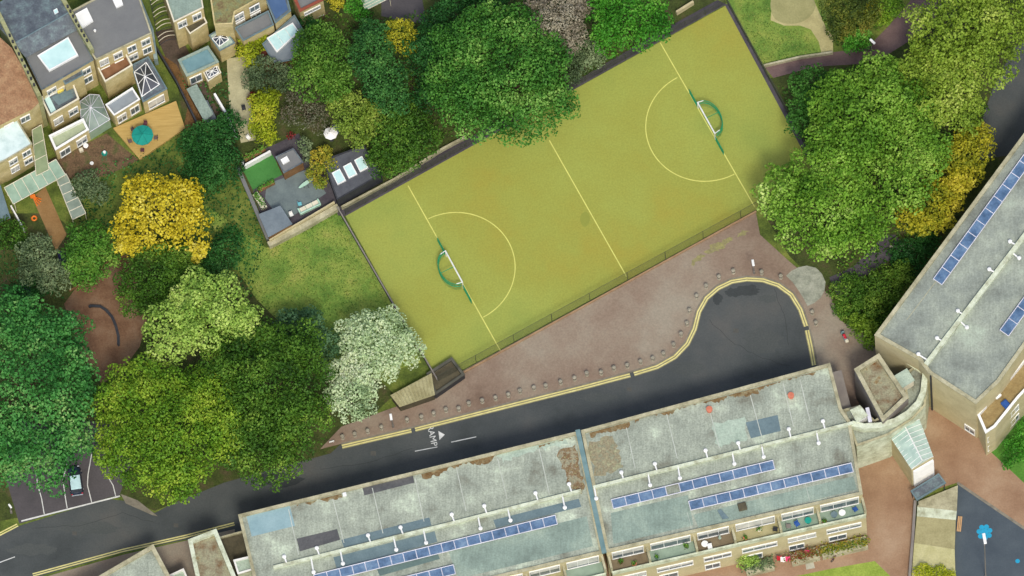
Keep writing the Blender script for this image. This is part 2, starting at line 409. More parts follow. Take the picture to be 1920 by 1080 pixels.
kw = PX(kerbA[1:], 0.1)
kb.wallstrip(kw, 0.24, 0.02, 0.115)
kb.build('kerb', M_kerb, kind='structure')
struct('pavement', [(440, 992), (347, 1014), (231, 1040), (62, 1088), (62, 1130), (450, 1130)], 0.02, M_paving)
struct('gravel_patch', [(1474 + 0, 517), (1484, 508), (1497, 501), (1513, 498), (1530, 502), (1541, 513), (1548, 529), (1546, 545), (1539, 558), (1527, 568), (1514, 574), (1508, 562), (1499, 547), (1487, 530)], 0.108, M_gravel)
struct('courtyard', [(1130, 1130), (1130, 900), (1600, 870), (1700, 700), (1760, 730), (1850, 830), (1925, 900), (1990, 950), (1990, 1040), (1795, 905), (1715, 930), (1706, 1130)], 0.03, M_court)
struct('playground_asphalt', [(1795, 908), (1990, 1040), (1990, 1130), (1780, 1130)], 0.034, mat('playground_asphalt_mat', [(66, 76, 84), (80, 90, 96)], 0.3, 0.9, 0.1, 0.05))
struct('path', [(1432, 124), (1500, 108), (1560, 98), (1625, 90), (1665, 50), (1700, 10), (1730, -30), (1800, -30), (1755, 30), (1700, 80), (1660, 105), (1610, 120), (1530, 125), (1450, 146)], 0.026, M_pink)
struct('path', [(1518, -20), (1530, 10), (1548, 50), (1562, 70), (1562, 98), (1540, 99), (1535, 78), (1520, 55), (1500, 48), (1470, 48), (1445, 38), (1450, -20)], 0.022, M_sand)
struct('path', [(1860, 170), (1900, 90), (1990, 40), (1990, 260), (1900, 290), (1830, 300), (1840, 230)], 0.026, M_asphalt)
struct('path', [(1600, 500), (1660, 440), (1680, 440), (1700, 470), (1665, 490), (1620, 520), (1570, 560), (1555, 520)], 0.020, M_darkpath)
struct('gravel_patch', circle(1485, 12, 42, 34), 0.026, mat('worn_sand', [(140, 138, 92), (160, 156, 108)], 0.5, 0.95, 0.2, 0.08))
struct('service_strip', [(634, 404), (628, 392), (760, 322), (892, 252), (1100, 140), (1225, 66), (1345, 0), (1362, 8), (650, 405)], 0.028, M_darkpath)
struct('service_strip', [(1358, 10), (1366, 6), (1505, 262), (1545, 330), (1532, 334)], 0.028, M_darkpath)
pitch = struct('sports_pitch', [(648, 405), (1360, 11), (1531, 331), (822, 718)], 0.034, M_turf)
z = 0.040
def marks(name, pts_px, w, mt, parent, z, off=0.0):
    return MB().ribbon(PX(pts_px, z), w, z, off).build(name, mt, parent)
for a, b in (((765, 348), (938, 657)), ((1030, 263), (1175, 519)), ((1238, 80), (1415, 388))):
    marks('pitch_line', [a, b], 0.14, M_line, pitch, z)
def arc(c, e1, e2, thr, z):
    C = W(*c, z); P1 = W(*e1, z); P2 = W(*e2, z); T = W(*thr, z)
    r = ((P1 - C).length + (P2 - C).length + (T - C).length) / 3
    a1 = math.atan2(P1.y - C.y, P1.x - C.x); at_ = math.atan2(T.y - C.y, T.x - C.x); a2 = math.atan2(P2.y - C.y, P2.x - C.x)
    while at_ > a1: at_ -= 2 * math.pi
    if a1 - at_ > math.pi: at_ += 2 * math.pi
    if at_ < a1:
        while a2 > at_: a2 -= 2 * math.pi
    else:
        while a2 < at_: a2 += 2 * math.pi
    pts = [(C.x + r * math.cos(a1 + (a2 - a1) * i / 48), C.y + r * math.sin(a1 + (a2 - a1) * i / 48)) for i in range(49)]
    MB().ribbon(pts, 0.13, z + 0.004).build('goal_area_arc', M_line, pitch)
arc((853, 503), (803, 409), (908, 598), (960, 490), z)
arc((1323, 236), (1268, 142), (1378, 328), (1217, 240), z)
MB().sheet(PX(circle(1097, 411, 9, 14), 0.039), 0.039).build('worn_patch', mat('worn_turf', [(132, 138, 60), (140, 146, 62)], 0.8), pitch)
# lines on the road
segs = [kerbA[1:4], [(777, 800)] + kerbA[4:7] + [(1180, 698)], [(1187, 696)] + kerbA[8:22], [(1519, 618), (1526, 650), (1532, 684)]]
def shift(pts, d): return [(x + d[0], y + d[1]) for x, y in pts]
for sgm in segs:
    P = PX(sgm, 0.014)
    for of in (-0.24, -0.56):
        MB().ribbon(P, 0.19, 0.018, of).build('yellow_line', M_yellow, road)
    MB().ribbon(P, 0.78, 0.013, -0.38).build('gutter_strip', mat('gutter_pale', [(118, 114, 88), (140, 136, 108)], 1.5, 0.9, 0.1, 0.15), road)
for sgm in ([(62, 1080), (231, 1034), (347, 1008), (440, 984)], [(-20, 1014), (34, 986)]):
    for of in (0.0, 0.3):
        MB().ribbon(PX(sgm, 0.014), 0.17, 0.014, of).build('yellow_line', M_yellow, road)
for sgm in ([(778, 846), (820, 838)], [(846, 829), (893, 819)], [(-10, 1058), (28, 1044)]):
    marks('lane_line', sgm, 0.12, M_white, road, 0.014)
park = [o for o in bpy.data.objects if o.name == 'parking_area'][0]
marks('bay_line', [(40, 977), (225, 930)], 0.2, M_white, park, 0.02)
for sgm in ([(83, 964), (78, 935), (71, 910), (66, 880)], [(126, 953), (122, 930), (118, 900), (125, 870)], [(172, 942), (164, 910), (165, 890), (172, 850)], [(217, 930), (212, 910), (200, 890)]):
    marks('bay_line', sgm, 0.12, M_white, park, 0.02)
rd_ = random.Random(21)
for k_, (x, y, rx, ry, mm) in enumerate([(1400, 545, 26, 12, 0), (1345, 560, 10, 12, 0), (1375, 548, 16, 9, 0), (1440, 560, 18, 8, 1), (1290, 690, 34, 14, 1), (1120, 745, 36, 10, 1), (1430, 640, 40, 26, 1), (60, 1030, 46, 12, 1), (520, 900, 50, 14, 0), (170, 990, 60, 14, 1)]):
    MB().sheet(PX([(x + rx * math.cos(a) * rd_.uniform(.7, 1.15), y + ry * math.sin(a) * rd_.uniform(.7, 1.15)) for a in [2 * math.pi * i / 26 for i in range(26)]], 0.0088), 0.0088 + 0.0004 * (k_ % 3)).build('road_stain', mat('asphalt_dark', [(54, 58, 58), (64, 69, 69)], 0.3, 0.75, 0.2, 0.08) if mm == 0 else mat('asphalt_pale', [(72, 77, 76), (82, 86, 84)], 0.2, 0.9, 0.2, 0.1), road)
for (x, y, w_) in [(1380, 620, .7), (1180, 730, .6), (1040, 742, .5), (700, 850, .7), (330, 985, .6), (140, 1000, .6)]:
    c = W(x, y, 0.012); MB().prism([(c.x + w_ / 2 * a, c.y + w_ / 2 * b) for a, b in ((-1, -.8), (1, -1), (1, .8), (-1, 1))], 0.004, 0.012).build('manhole_cover', mat('iron_cover', [(74, 74, 70), (92, 92, 86)], 2), road)
for pts in ([(1330, 600), (1372, 640), (1420, 668), (1490, 690)], [(600, 880), (690, 868), (790, 836)], [(60, 990), (150, 985), (230, 962), (300, 985)], [(1450, 540), (1470, 590), (1478, 660)]):
    P_ = PX(pts, 0.012); Q_ = []
    for a, b in zip(P_, P_[1:]):
        for q in range(6): Q_.append(Vector(a).lerp(Vector(b), q / 6) + Vector((rd_.uniform(-.15, .15), rd_.uniform(-.15, .15), 0)))
    MB().ribbon(Q_, 0.045, 0.0125).build('sealed_crack', mat('crack_sealant', (52, 54, 54)), road)
t = bpy.data.curves.new('ramp_text', 'FONT'); t.body = 'RAMP'; t.size = 1.15; t.extrude = 0.0; t.space_character = 1.0
to = bpy.data.objects.new('tmp', t); COL.objects.link(to)
me = bpy.data.meshes.new_from_object(to.evaluated_get(bpy.context.evaluated_depsgraph_get()))
bpy.data.objects.remove(to)
ro = bpy.data.objects.new('ramp_lettering', me); COL.objects.link(ro); ro.parent = road
me.materials.clear(); me.materials.append(M_white)
ro.location = W(801, 799, 0.014); ro.rotation_euler = (0, 0, R(-78))
MB().sheet(PX([(822, 808), (834, 815), (824, 825)], 0.014), 0.014).build('arrow_triangle', M_white, road)
rp_ = MB().sheet(PX([(1510, 1056), (1525, 1053), (1528, 1065), (1512, 1068)], 0.04), 0.04).build('drain_cover', M_concrete); rp_['label'] = 'square pale drain cover set in the brown courtyard paving'; rp_['category'] = 'drain cover'
court_marks = [o for o in bpy.data.objects if o.name == 'playground_asphalt'][0]
fl = MB(); c = W(1846, 998, 0.04); fl.sheet([(c.x + 0.5 * math.cos(a), c.y + 0.5 * math.sin(a)) for a in [i * math.pi / 8 for i in range(16)]], 0.04)
for k in range(7):
    a = 2 * math.pi * k / 7 + 0.3
    p = (c.x + 0.72 * math.cos(a), c.y + 0.8 * math.sin(a)); q = (c.x + 0.3 * math.cos(a), c.y + 0.3 * math.sin(a))
    fl.sheet([(p[0] + 0.34 * math.cos(b), p[1] + 0.34 * math.sin(b)) for b in [i * math.pi / 6 for i in range(12)]], 0.044 + 0.002 * (k % 2))
fl.build('painted_flower', M_blue, court_marks)
c = W(1908, 1052, 0.04)
MB().sheet([(c.x + 0.3 * math.cos(a), c.y + 0.3 * math.sin(a)) for a in [i * math.pi / 8 for i in range(16)]], 0.04).build('painted_dot', M_blue, court_marks)
marks('boundary_line', [(1795, 905), (1990, 1038)], 0.35, M_kerb, court_marks, 0.046)

# ---------------------------------------------------------------- fences
def fence(name, label, a, b, h, mpost, bar=0.12, step=3.0, t=0.022, cat='fence', rail=0.05):
    A, B = W(*a, 0.0), W(*b, 0.0); L = (B - A).length; d = (B - A) / L; rz = math.atan2(d.y, d.x)
    r = thing(name, label, cat, (A + B) / 2)
    n = max(1, int(round(L / step)))
    for i in range(n + 1):
        p = A + d * (L * i / n)
        MB().box((p.x, p.y, h / 2), (0.05, 0.05, h), rz).build('post', mpost, r)
    pm = MB(); k = int(L / bar)
    for i in range(k + 1):
        p = A + d * (bar * (i + 0.5))
        if (p - A).length < L: pm.box((p.x, p.y, h / 2), (t, t, h - 0.1), rz)
    for zz in np.arange(0.35, h - 0.2, 0.45): pm.box(((A.x + B.x) / 2, (A.y + B.y) / 2, zz), (L, t * 0.9, t), rz)
    pm.build('mesh_panel', M_fence, r)
    MB().box(((A.x + B.x) / 2, (A.y + B.y) / 2, h + 0.0), (L, rail, rail), rz).build('top_rail', mpost, r)
    return r
fence('mesh_fence', 'long tall steel mesh fence between the yellow pitch and the brown paving', (822, 721), (1531, 334), 3.0, M_fence, cat='fence', rail=0.04, step=6.0, t=0.016)
fence('mesh_fence', 'grey mesh fence between the yellow pitch and the worn lawn', (634, 397), (822, 721), 1.6, M_greywall, rail=0.16)
fence('mesh_fence', 'dark mesh fence at the top edge of the pitch beside the garden trees', (648, 402), (1360, 8), 1.8, M_fence)
fence('mesh_fence', 'dark mesh fence at the right end of the pitch beside the grass and pink path', (1363, 6), (1540, 330), 1.8, M_fence)
wl = MB().wallstrip(PX([(818, 727), (870, 699), (1418, 397)], 0.0), 0.22, 0.0, 0.3).build('low_wall', M_fencered)
wl['label'] = 'low tan edging wall running along the brown paving below the pitch'; wl['category'] = 'wall'
wl = MB().wallstrip(PX([(745, 763), (780, 758), (810, 750), (838, 730)], 0.0), 0.2, 0.0, 0.5).build('low_wall', M_dark)
wl['label'] = 'short dark curved wall below the ridged shed roof'; wl['category'] = 'wall'
def wall(label, pts, w, h, mt, z0=0.0, name='garden_wall', cat='garden wall'):
    P = PX(pts, h); o = MB().wallstrip(P, w, z0, h).build(name, mt); o['label'] = label; o['category'] = cat; return o
wall('wide cream coping wall between the worn lawn and the patio garden', [(503, 458), (570, 423), (634, 386)], 0.75, 1.0, M_capd)
wall('thin cream wall along the foot of the patio beside the wide coping', [(505, 450), (570, 412), (627, 378)], 0.2, 1.5, M_cream)
wall('cream boundary wall behind the three skylight studio beside the dark strip', [(634, 378), (714, 330)], 0.35, 1.2, M_capd)
wall('crumbling pale wall at the top of the pitch under the garden trees', [(640, 388), (740, 335), (830, 278), (872, 256)], 0.3, 0.8, M_capd)
wall('white rendered wall above the green artificial lawn', [(453, 300), (458, 310), (507, 283)], 0.3, 1.2, M_bright)
wall('grey sloping wall left of the patio garden', [(445, 312), (470, 370), (503, 448)], 0.5, 0.6, M_greyroof)
wall('white wall between the left garden and the cream path', [(402, 175), (425, 214), (440, 250)], 0.3, 1.6, M_bright)
wall('thin pale kerb wall around the shrub bed at the end of the right block', [(1668, 462), (1700, 460), (1735, 466)], 0.25, 0.4, M_concrete)
wall('low grey wall beside the grass and the pink path', [(1432, 122), (1500, 106), (1562, 97)], 0.25, 0.7, M_capd)
wall('timber edging wall along the top of the earth clearing', [(130, 545), (170, 520), (205, 488), (240, 478)], 0.18, 0.4, M_wood)
wall('tan wall at the top edge beside the pitch corner', [(1268, 22), (1300, 2)], 0.3, 1.0, M_cream)
wall('white picket fence strip beside the ochre garden path', [(20, 385), (45, 430)], 0.2, 1.2, M_bright, name='garden_fence', cat='garden fence')
wall('dark timber fence between the deck garden and the dark yard', [(285, 75), (330, 150), (372, 235)], 0.2, 1.6, M_dark, name='garden_fence', cat='garden fence')
wall('blue grey glazed side wall beside the ribbed pergola', [(262, 0), (284, 55), (292, 110)], 0.5, 2.2, mat('blue_grey_wall', [(96, 120, 130), (150, 168, 166)], 0.8))

# ---------------------------------------------------------------- foliage
rng = np.random.default_rng(11)
def leaf_mesh(name, P, Nn, size, mt, parent=None, origin=(0, 0, 0), var=0.35, asp=0.7, tint=None):
    n = len(P)
    rnd = rng.normal(size=(n, 3)); t = np.cross(Nn, rnd); t /= np.linalg.norm(t, axis=1, keepdims=True) + 1e-9
    b = np.cross(Nn, t)
    s = size * (1 + var * rng.uniform(-1, 1, n))[:, None] * 0.5
    P = P - np.array(origin)
    # kite-shaped clump, slightly folded along its spine
    f = Nn * s * 0.35
    V = np.stack([P - t * s, P - b * s * asp + f + t * s * 0.1, P + t * s, P + b * s * asp + f + t * s * 0.1], 1).reshape(-1, 3)
    me = bpy.data.meshes.new(name)
    me.vertices.add(4 * n); me.vertices.foreach_set('co', V.astype(np.float32).ravel())
    me.loops.add(4 * n); me.loops.foreach_set('vertex_index', np.arange(4 * n, dtype=np.int32))
    me.polygons.add(n); me.polygons.foreach_set('loop_start', np.arange(0, 4 * n, 4, dtype=np.int32))
    me.polygons.foreach_set('loop_total', np.full(n, 4, dtype=np.int32))
    me.update(calc_edges=True)
    a = me.attributes.new('tint', 'FLOAT', 'FACE'); a.data.foreach_set('value', (rng.uniform(0, 1, n) if tint is None else tint).astype(np.float32))
    me.materials.append(mt)
    o = bpy.data.objects.new(name, me); COL.objects.link(o)
    if parent is not None: o.parent = parent
    return o
def crown_pts(lobes, dens, leaf, flat=0.62, sub=None):
    """leaves set on small clumps that cover each lobe's dome; a few clumps missing, loose inner leaves below"""
    Ps, Ns, Ts = [], [], []
    def add(p, nn, t):
        nn = nn / np.linalg.norm(nn, axis=1, keepdims=True); Ps.append(p); Ns.append(nn); Ts.append(t)
    for li, (x, y, zc, r) in enumerate(lobes):
        rc0 = min(1.15, max(0.32, r * 0.2)); sp = rc0 * 1.2
        k = int(r * 1.05 / sp) + 1; ph = rng.uniform(0, 6.28, 4)
        for i in range(-k, k + 1):
            for j in range(-k, k + 1):
                cx_ = (i + 0.5 * (j % 2)) * sp + rng.normal() * sp * 0.22; cy_ = j * sp * 0.87 + rng.normal() * sp * 0.22
                rho = math.hypot(cx_, cy_); th = math.atan2(cy_, cx_)
                Rm = r * (1 + 0.07 * math.sin(3 * th + ph[0]) + 0.06 * math.sin(5 * th + ph[1]) + 0.05 * math.sin(9 * th + ph[2])) - rc0 * 0.55
                if rho > Rm or rng.uniform() < 0.09: continue
                inside = False
                for lj, (x2, y2, z2, r2) in enumerate(lobes):      # buried under a higher lobe
                    if lj != li:
                        q = 1 - ((x + cx_ - x2) ** 2 + (y + cy_ - y2) ** 2) / r2 ** 2
                        if q > 0 and z2 + flat * r2 * math.sqrt(q) > zc + flat * r * math.sqrt(max(0, 1 - (rho / r) ** 2)) + rc0 * 1.6: inside = True
                if inside: continue
                rc = rc0 * rng.uniform(0.5, 1.3)
                z = zc + flat * r * math.sqrt(max(0, 1 - (rho / max(Rm, .1) * 0.95) ** 2)) + rng.normal() * rc0 * 0.42 + 0.07 * r * math.sin(cx_ * 5 / r + ph[3]) * math.cos(cy_ * 6 / r)
                m_ = max(8, int(5.2 * rc * rc * dens / leaf ** 2))
                d = rng.normal(size=(m_, 3)); d[:, 2] = np.abs(d[:, 2]) - 0.25; d /= np.linalg.norm(d, axis=1, keepdims=True)
                rad = rc * (1.05 - 0.4 * rng.uniform(0, 1, m_) ** 2)
                p = np.array([x + cx_, y + cy_, z]) + d * rad[:, None] * np.array([1, 1, 0.9])
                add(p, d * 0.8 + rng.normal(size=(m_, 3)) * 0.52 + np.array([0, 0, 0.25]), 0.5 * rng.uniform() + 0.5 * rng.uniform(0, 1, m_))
        m_ = int(0.55 * dens * math.pi * r * r / leaf ** 2)
        a = rng.uniform(0, 2 * math.pi, m_); u = np.sqrt(rng.uniform(0, 1, m_)) * 0.9
        p = np.stack([x + r * u * np.cos(a), y + r * u * np.sin(a), zc + flat * r * (np.sqrt(1 - u * u) - rng.uniform(0.12, 0.5, m_))], 1)
        add(p, rng.normal(size=(m_, 3)) * 0.5 + np.array([0, 0, 1]), 0.6 * rng.uniform(0, 1, m_))  # inner leaves get darker tints: shade inside the crown put into colour
    P = np.concatenate(Ps); Nn = np.concatenate(Ns); T = np.concatenate(Ts); k = P[:, 2] > 0.12
    return P[k], Nn[k], T[k]
def tree(name, label, lobes_px, hc, mt, leaf=0.42, dens=2.2, cat='tree', group=None, flat=0.62, sub=0.34, trunk_r=None, bare=False):
    lob = []
    for i, (x, y, r) in enumerate(lobes_px):
        p = W(x, y, hc); lob.append((p.x, p.y, hc - 0.1 * (i % 3) * r * MPP, r * MPP * 1.08))
    sw = sum(l[3] ** 2 for l in lob); bx = sum(l[0] * l[3] ** 2 for l in lob) / sw; by = sum(l[1] * l[3] ** 2 for l in lob) / sw
    root = thing(name, label, cat, (bx, by, 0), group)
    leaf *= 0.82
    P, Nn, T = crown_pts(lob, dens * (0.35 if bare else 0.85), leaf, flat)
    leaf_mesh('crown', P, Nn, leaf, mt, root, (bx, by, 0), tint=T)
    R0 = max(l[3] for l in lob); tr = trunk_r or max(0.06, R0 * 0.05)
    tb = MB(); zt = max(0.3, hc)
    tb.tube([(bx, by, 0), (bx + tr * 0.3, by, zt * 0.3), (bx, by + tr * 0.5, zt * 0.65), (bx, by, zt * 0.85 + 0.1)], [tr * 1.35, tr, tr * 0.85, tr * 0.6], 9)
    rd = random.Random(int(lobes_px[0][0]))
    for (x, y, zc, r) in lob:
        for k in range(4 if r > 2 else 2):
            a = rd.uniform(0, 6.28); e = Vector((x + r * 0.6 * math.cos(a), y + r * 0.6 * math.sin(a), zc + r * flat * rd.uniform(0.2, 0.5)))
            s = Vector((bx, by, zt * rd.uniform(0.4, 0.75))); mid = s.lerp(e, 0.5) + Vector((0, 0, r * 0.08))
            tb.tube([s, mid, e], [tr * 0.5, tr * 0.33, tr * 0.1], 6)
            e2 = mid + Vector((r * 0.35 * math.cos(a + 0.9), r * 0.35 * math.sin(a + 0.9), r * flat * 0.3)); tb.tube([mid, e2], [tr * 0.25, tr * 0.06], 5)
    tb.build('trunk', M_bark, root, smooth=True)
    return root
L_mid = leafmat('leaf_mid', [(46, 86, 22), (78, 132, 42), (108, 158, 58), (164, 192, 90)])
L_teal = leafmat('leaf_teal', [(32, 84, 34), (62, 130, 58), (92, 160, 78), (160, 194, 116)])
L_olive = leafmat('leaf_olive', [(54, 96, 18), (102, 148, 38), (138, 172, 48), (186, 202, 76)])
L_dark = leafmat('leaf_dark', [(34, 66, 18), (64, 106, 30), (92, 134, 42), (144, 174, 66)])
L_light = leafmat('leaf_light', [(100, 140, 50), (152, 188, 82), (188, 214, 108), (226, 236, 152)])
L_pale = leafmat('leaf_pale', [(112, 140, 92), (176, 202, 150), (212, 228, 184), (242, 246, 218)])
L_yellow = leafmat('leaf_yellow', [(140, 132, 22), (202, 186, 40), (222, 208, 62), (242, 232, 120)])
L_gold = leafmat('leaf_gold', [(86, 108, 30), (146, 152, 38), (190, 184, 48), (226, 212, 80)])
L_lime = leafmat('leaf_lime', [(70, 116, 28), (114, 162, 48), (148, 190, 74), (212, 230, 140)])  # palette lightened so leaf colour carries sun highlights
L_bright = leafmat('leaf_bright', [(36, 92, 20), (64, 136, 34), (90, 160, 48), (140, 190, 80)])
L_grey = leafmat('leaf_grey', [(104, 96, 78), (142, 134, 116), (172, 166, 144), (196, 192, 170)])
L_greygreen = leafmat('leaf_greygreen', [(62, 82, 54), (96, 118, 80), (128, 148, 104), (168, 184, 140)])
L_yelgreen = leafmat('leaf_yelgreen', [(104, 124, 18), (152, 170, 34), (184, 192, 48), (206, 200, 70)])
L_brown = leafmat('leaf_brown', [(84, 76, 60), (112, 104, 84), (124, 130, 104), (150, 150, 124)])
L_deepg = leafmat('leaf_deepgreen', [(24, 62, 26), (40, 92, 38), (58, 116, 50), (96, 150, 76)])

tree('broadleaf_tree', 'huge bluish green tree filling the left edge above the parking bays', [(35, 740, 135), (85, 650, 82), (70, 835, 90), (120, 745, 62), (10, 620, 75), (130, 820, 52), (15, 840, 60)], 9, L_teal, 0.5)
tree('broadleaf_tree', 'big round olive green tree overhanging the road between two darker neighbours', [(310, 825, 118), (260, 750, 78), (370, 790, 95), (325, 885, 66), (245, 850, 62), (225, 800, 44)], 9, L_olive, 0.42)
tree('broadleaf_tree', 'big dark green tree between the olive tree and the whitish tree', [(500, 730, 105), (455, 800, 90), (550, 790, 70), (540, 670, 70), (440, 680, 70), (500, 860, 62)], 8, L_dark, 0.42)
tree('broadleaf_tree', 'light yellow green tree behind the olive tree and beside the earth clearing', [(400, 590, 74), (325, 625, 60), (440, 610, 52), (370, 570, 50)], 9.5, L_light, 0.46)
tree('golden_tree', 'brilliant yellow tree in the middle of the back gardens below the timber deck', [(302, 398, 66), (345, 430, 48), (258, 428, 48), (268, 368, 42), (335, 372, 40), (372, 472, 20), (242, 462, 24), (355, 385, 26)], 6, L_yellow, 0.5, dens=1.9)
tree('garden_tree', 'dark green feathery tree below the yellow tree beside the earth clearing', [(290, 525, 62), (345, 540, 52), (255, 560, 36), (330, 490, 44)], 4.5, L_dark, 0.36)
tree('garden_tree', 'rounded fresh green tree left of the yellow tree at the ochre path', [(168, 455, 42), (150, 490, 36), (185, 490, 36), (160, 520, 30)], 4, L_mid, 0.4)
tree('garden_tree', 'grey green drooping tree above the teal tree at the left edge', [(70, 475, 36), (100, 520, 36), (60, 510, 28)], 3.5, L_greygreen, 0.34)
tree('garden_tree', 'pale grey green shrub below the shed roof beside the round green tree', [(165, 345, 26), (185, 365, 22), (150, 360, 18)], 2, L_greygreen, 0.3)
tree('blossom_tree', 'whitish pale green tree at the left corner of the pitch above the road', [(715, 640, 62), (755, 650, 40), (690, 690, 52), (660, 750, 48), (680, 640, 48), (640, 700, 30)], 7, L_pale, 0.4, dens=2.3)
tree('garden_tree', 'small bluish green tree between the dark tree and the whitish tree', [(570, 625, 46), (610, 650, 34), (540, 615, 34)], 5, leafmat('leaf_bluish', [(44, 78, 50), (70, 110, 72), (100, 140, 96), (140, 176, 130)]), 0.38)
tree('hedge_bush', 'dark green bush mass right of the yellow tree and left of the patio garden', [(400, 270, 48), (420, 310, 40), (385, 330, 45), (430, 240, 30), (370, 270, 36)], 2.0, L_deepg, 0.34, cat='bush')
tree('hedge_bush', 'green bush below the yellow tree beside the worn lawn', [(420, 480, 38), (400, 515, 34), (435, 445, 22)], 2.5, L_deepg, 0.36, cat='bush')
# gardens in the middle
tree('garden_tree', 'tall green tree below the white framed rooflight', [(600, 100, 52), (590, 150, 48), (625, 150, 40), (575, 90, 30)], 7, leafmat('leaf_garden', [(44, 80, 24), (76, 122, 38), (104, 148, 52), (150, 180, 82)]), 0.38)
tree('garden_tree', 'yellowish green tree beside the white garden parasol', [(660, 215, 42), (675, 250, 34), (640, 190, 30), (690, 215, 28)], 5, leafmat('leaf_yg2', [(76, 104, 30), (118, 148, 50), (158, 180, 76), (196, 210, 112)]), 0.36)
tree('garden_tree', 'dark green tree between the studio roof and the big deep green tree', [(740, 260, 48), (770, 230, 42), (720, 300, 36), (790, 270, 36), (760, 300, 30)], 4.5, L_dark, 0.38)
tree('garden_tree', 'bluish green tree left of the small golden round tree', [(690, 110, 44), (720, 150, 46), (700, 70, 36), (735, 190, 36)], 6, leafmat('leaf_mid3', [(32, 74, 34), (54, 108, 50), (80, 136, 62), (120, 166, 84)]), 0.38)
tree('golden_tree', 'small golden round tree by the grey patio at the top', [(750, 72, 32), (765, 90, 20)], 5.5, L_gold, 0.36)
tree('broadleaf_tree', 'very large deep green tree overhanging the top edge of the pitch', [(940, 140, 108), (885, 100, 78), (985, 200, 80), (900, 210, 68), (1010, 120, 60), (920, 60, 62), (845, 165, 52), (1040, 190, 40)], 8.5, leafmat('leaf_big', [(34, 78, 24), (64, 122, 42), (94, 152, 58), (152, 192, 96)]), 0.44)
tree('garden_tree', 'dark green tree left of the very large deep green tree', [(800, 110, 44), (820, 60, 36), (805, 180, 36), (835, 30, 30)], 5.5, L_deepg, 0.38)
tree('grey_blossom_tree', 'greyish pink flowering tree at the top edge between two green trees', [(1045, 30, 52), (1075, 70, 32), (1020, 10, 34), (1085, 10, 30)], 7, L_grey, 0.34, dens=2.4)
tree('grey_blossom_tree', 'small grey green shrub at the pitch edge below the greyish pink tree', [(1085, 120, 26), (1100, 100, 26), (1075, 145, 16), (1120, 110, 18)], 3, L_greygreen, 0.3)
tree('broadleaf_tree', 'bright green tree at the top edge overhanging the pitch', [(1185, 35, 66), (1150, 60, 44), (1225, 40, 42), (1140, 10, 40), (1200, 75, 28)], 8, L_bright, 0.42)
tree('yellow_bush', 'acid yellow green bush at the end of the cream garden path', [(495, 205, 30), (490, 240, 26), (505, 180, 18), (505, 260, 16)], 2.5, L_yelgreen, 0.34, cat='bush')
tree('yellow_bush', 'acid yellow green bush beside the maroon shed wall', [(468, 98, 24), (475, 120, 16), (490, 78, 16), (460, 75, 14)], 2.5, L_yelgreen, 0.3, cat='bush')
tree('bare_shrub', 'brownish grey sparse shrub above the small red bush', [(575, 205, 40), (600, 225, 32), (545, 215, 22), (560, 180, 24)], 3, L_brown, 0.26, dens=1.6, cat='shrub', bare=True)
tree('grey_shrub', 'grey green willowy shrub beside the cream garden path', [(500, 140, 36), (475, 150, 24), (535, 150, 28)], 3, L_greygreen, 0.3, dens=1.7, cat='shrub')
tree('orange_bush', 'orange and yellow leafed bush left of the studio skylights', [(605, 300, 24), (620, 315, 18), (590, 330, 16), (600, 345, 14)], 2, leafmat('leaf_orange', [(70, 106, 34), (112, 140, 44), (160, 160, 50), (206, 182, 64)]), 0.32, cat='bush')
tree('red_bush', 'small dark red bush above the patio garden', [(545, 255, 9)], 1.2, leafmat('leaf_red', [(110, 26, 34), (150, 44, 50)]), 0.26, cat='bush')
tree('red_bush', 'small maroon bush beside the acid yellow bush', [(472, 181, 10)], 1.2, leafmat('leaf_red', [(110, 26, 34)]), 0.26, cat='bush')
tree('garden_bush', 'orange yellow bush at the top edge above the garden bench', [(635, 10, 16), (625, 2, 12)], 2, L_gold, 0.3, cat='bush')
tree('garden_bush', 'green bush at the top edge right of the orange yellow bush', [(665, 12, 20), (680, 30, 16)], 2.5, L_bright, 0.32, cat='bush')
tree('garden_bush', 'green bush beside the grey roof with the blue panel', [(575, 40, 16), (590, 50, 14)], 2, L_deepg, 0.3, cat='bush')
tree('garden_bush', 'dark bush at the top edge beside the grey blossom tree', [(890, 10, 30), (860, -5, 30), (930, 5, 26)], 3, L_deepg, 0.34, cat='bush')
tree('palm_shrub', 'pale spiky shrub in front of the white garden parasol', [(572, 275, 16), (578, 295, 12)], 1.5, L_greygreen, 0.3, cat='shrub')
# right
tree('broadleaf_tree', 'lime green glossy tree overhanging the right corner of the pitch', [(1530, 400, 88), (1480, 370, 60), (1590, 430, 60), (1545, 330, 72), (1500, 430, 46), (1620, 400, 58), (1545, 460, 38), (1590, 330, 60)], 8.5, L_lime, 0.46)
tree('broadleaf_tree', 'lime green tree in the middle of the right wood above the golden trees', [(1620, 230, 90), (1575, 200, 62), (1690, 260, 80), (1590, 290, 66), (1700, 340, 62), (1670, 190, 70), (1740, 290, 48), (1640, 150, 50), (1700, 210, 60), (1560, 250, 46)], 9, leafmat('leaf_lime2', [(64, 108, 26), (98, 146, 42), (124, 168, 56), (168, 200, 90)]), 0.48)
tree('broadleaf_tree', 'sunny yellow green tree in the top right corner', [(1800, 60, 90), (1860, 30, 76), (1765, 120, 58), (1830, 130, 66), (1748, 80, 42), (1890, 70, 50), (1790, 170, 56), (1805, 215, 42), (1720, 140, 50), (1760, 200, 50)], 9, leafmat('leaf_lime3', [(84, 112, 28), (124, 154, 46), (152, 178, 66), (198, 210, 108)]), 0.48)
tree('broadleaf_tree', 'dark green tree at the right end of the pitch below the pink path', [(1525, 165, 40), (1512, 200, 34), (1545, 180, 36), (1500, 235, 28)], 5, leafmat('leaf_dk2', [(36, 82, 26), (58, 110, 38), (80, 134, 52), (110, 160, 70)]), 0.4)
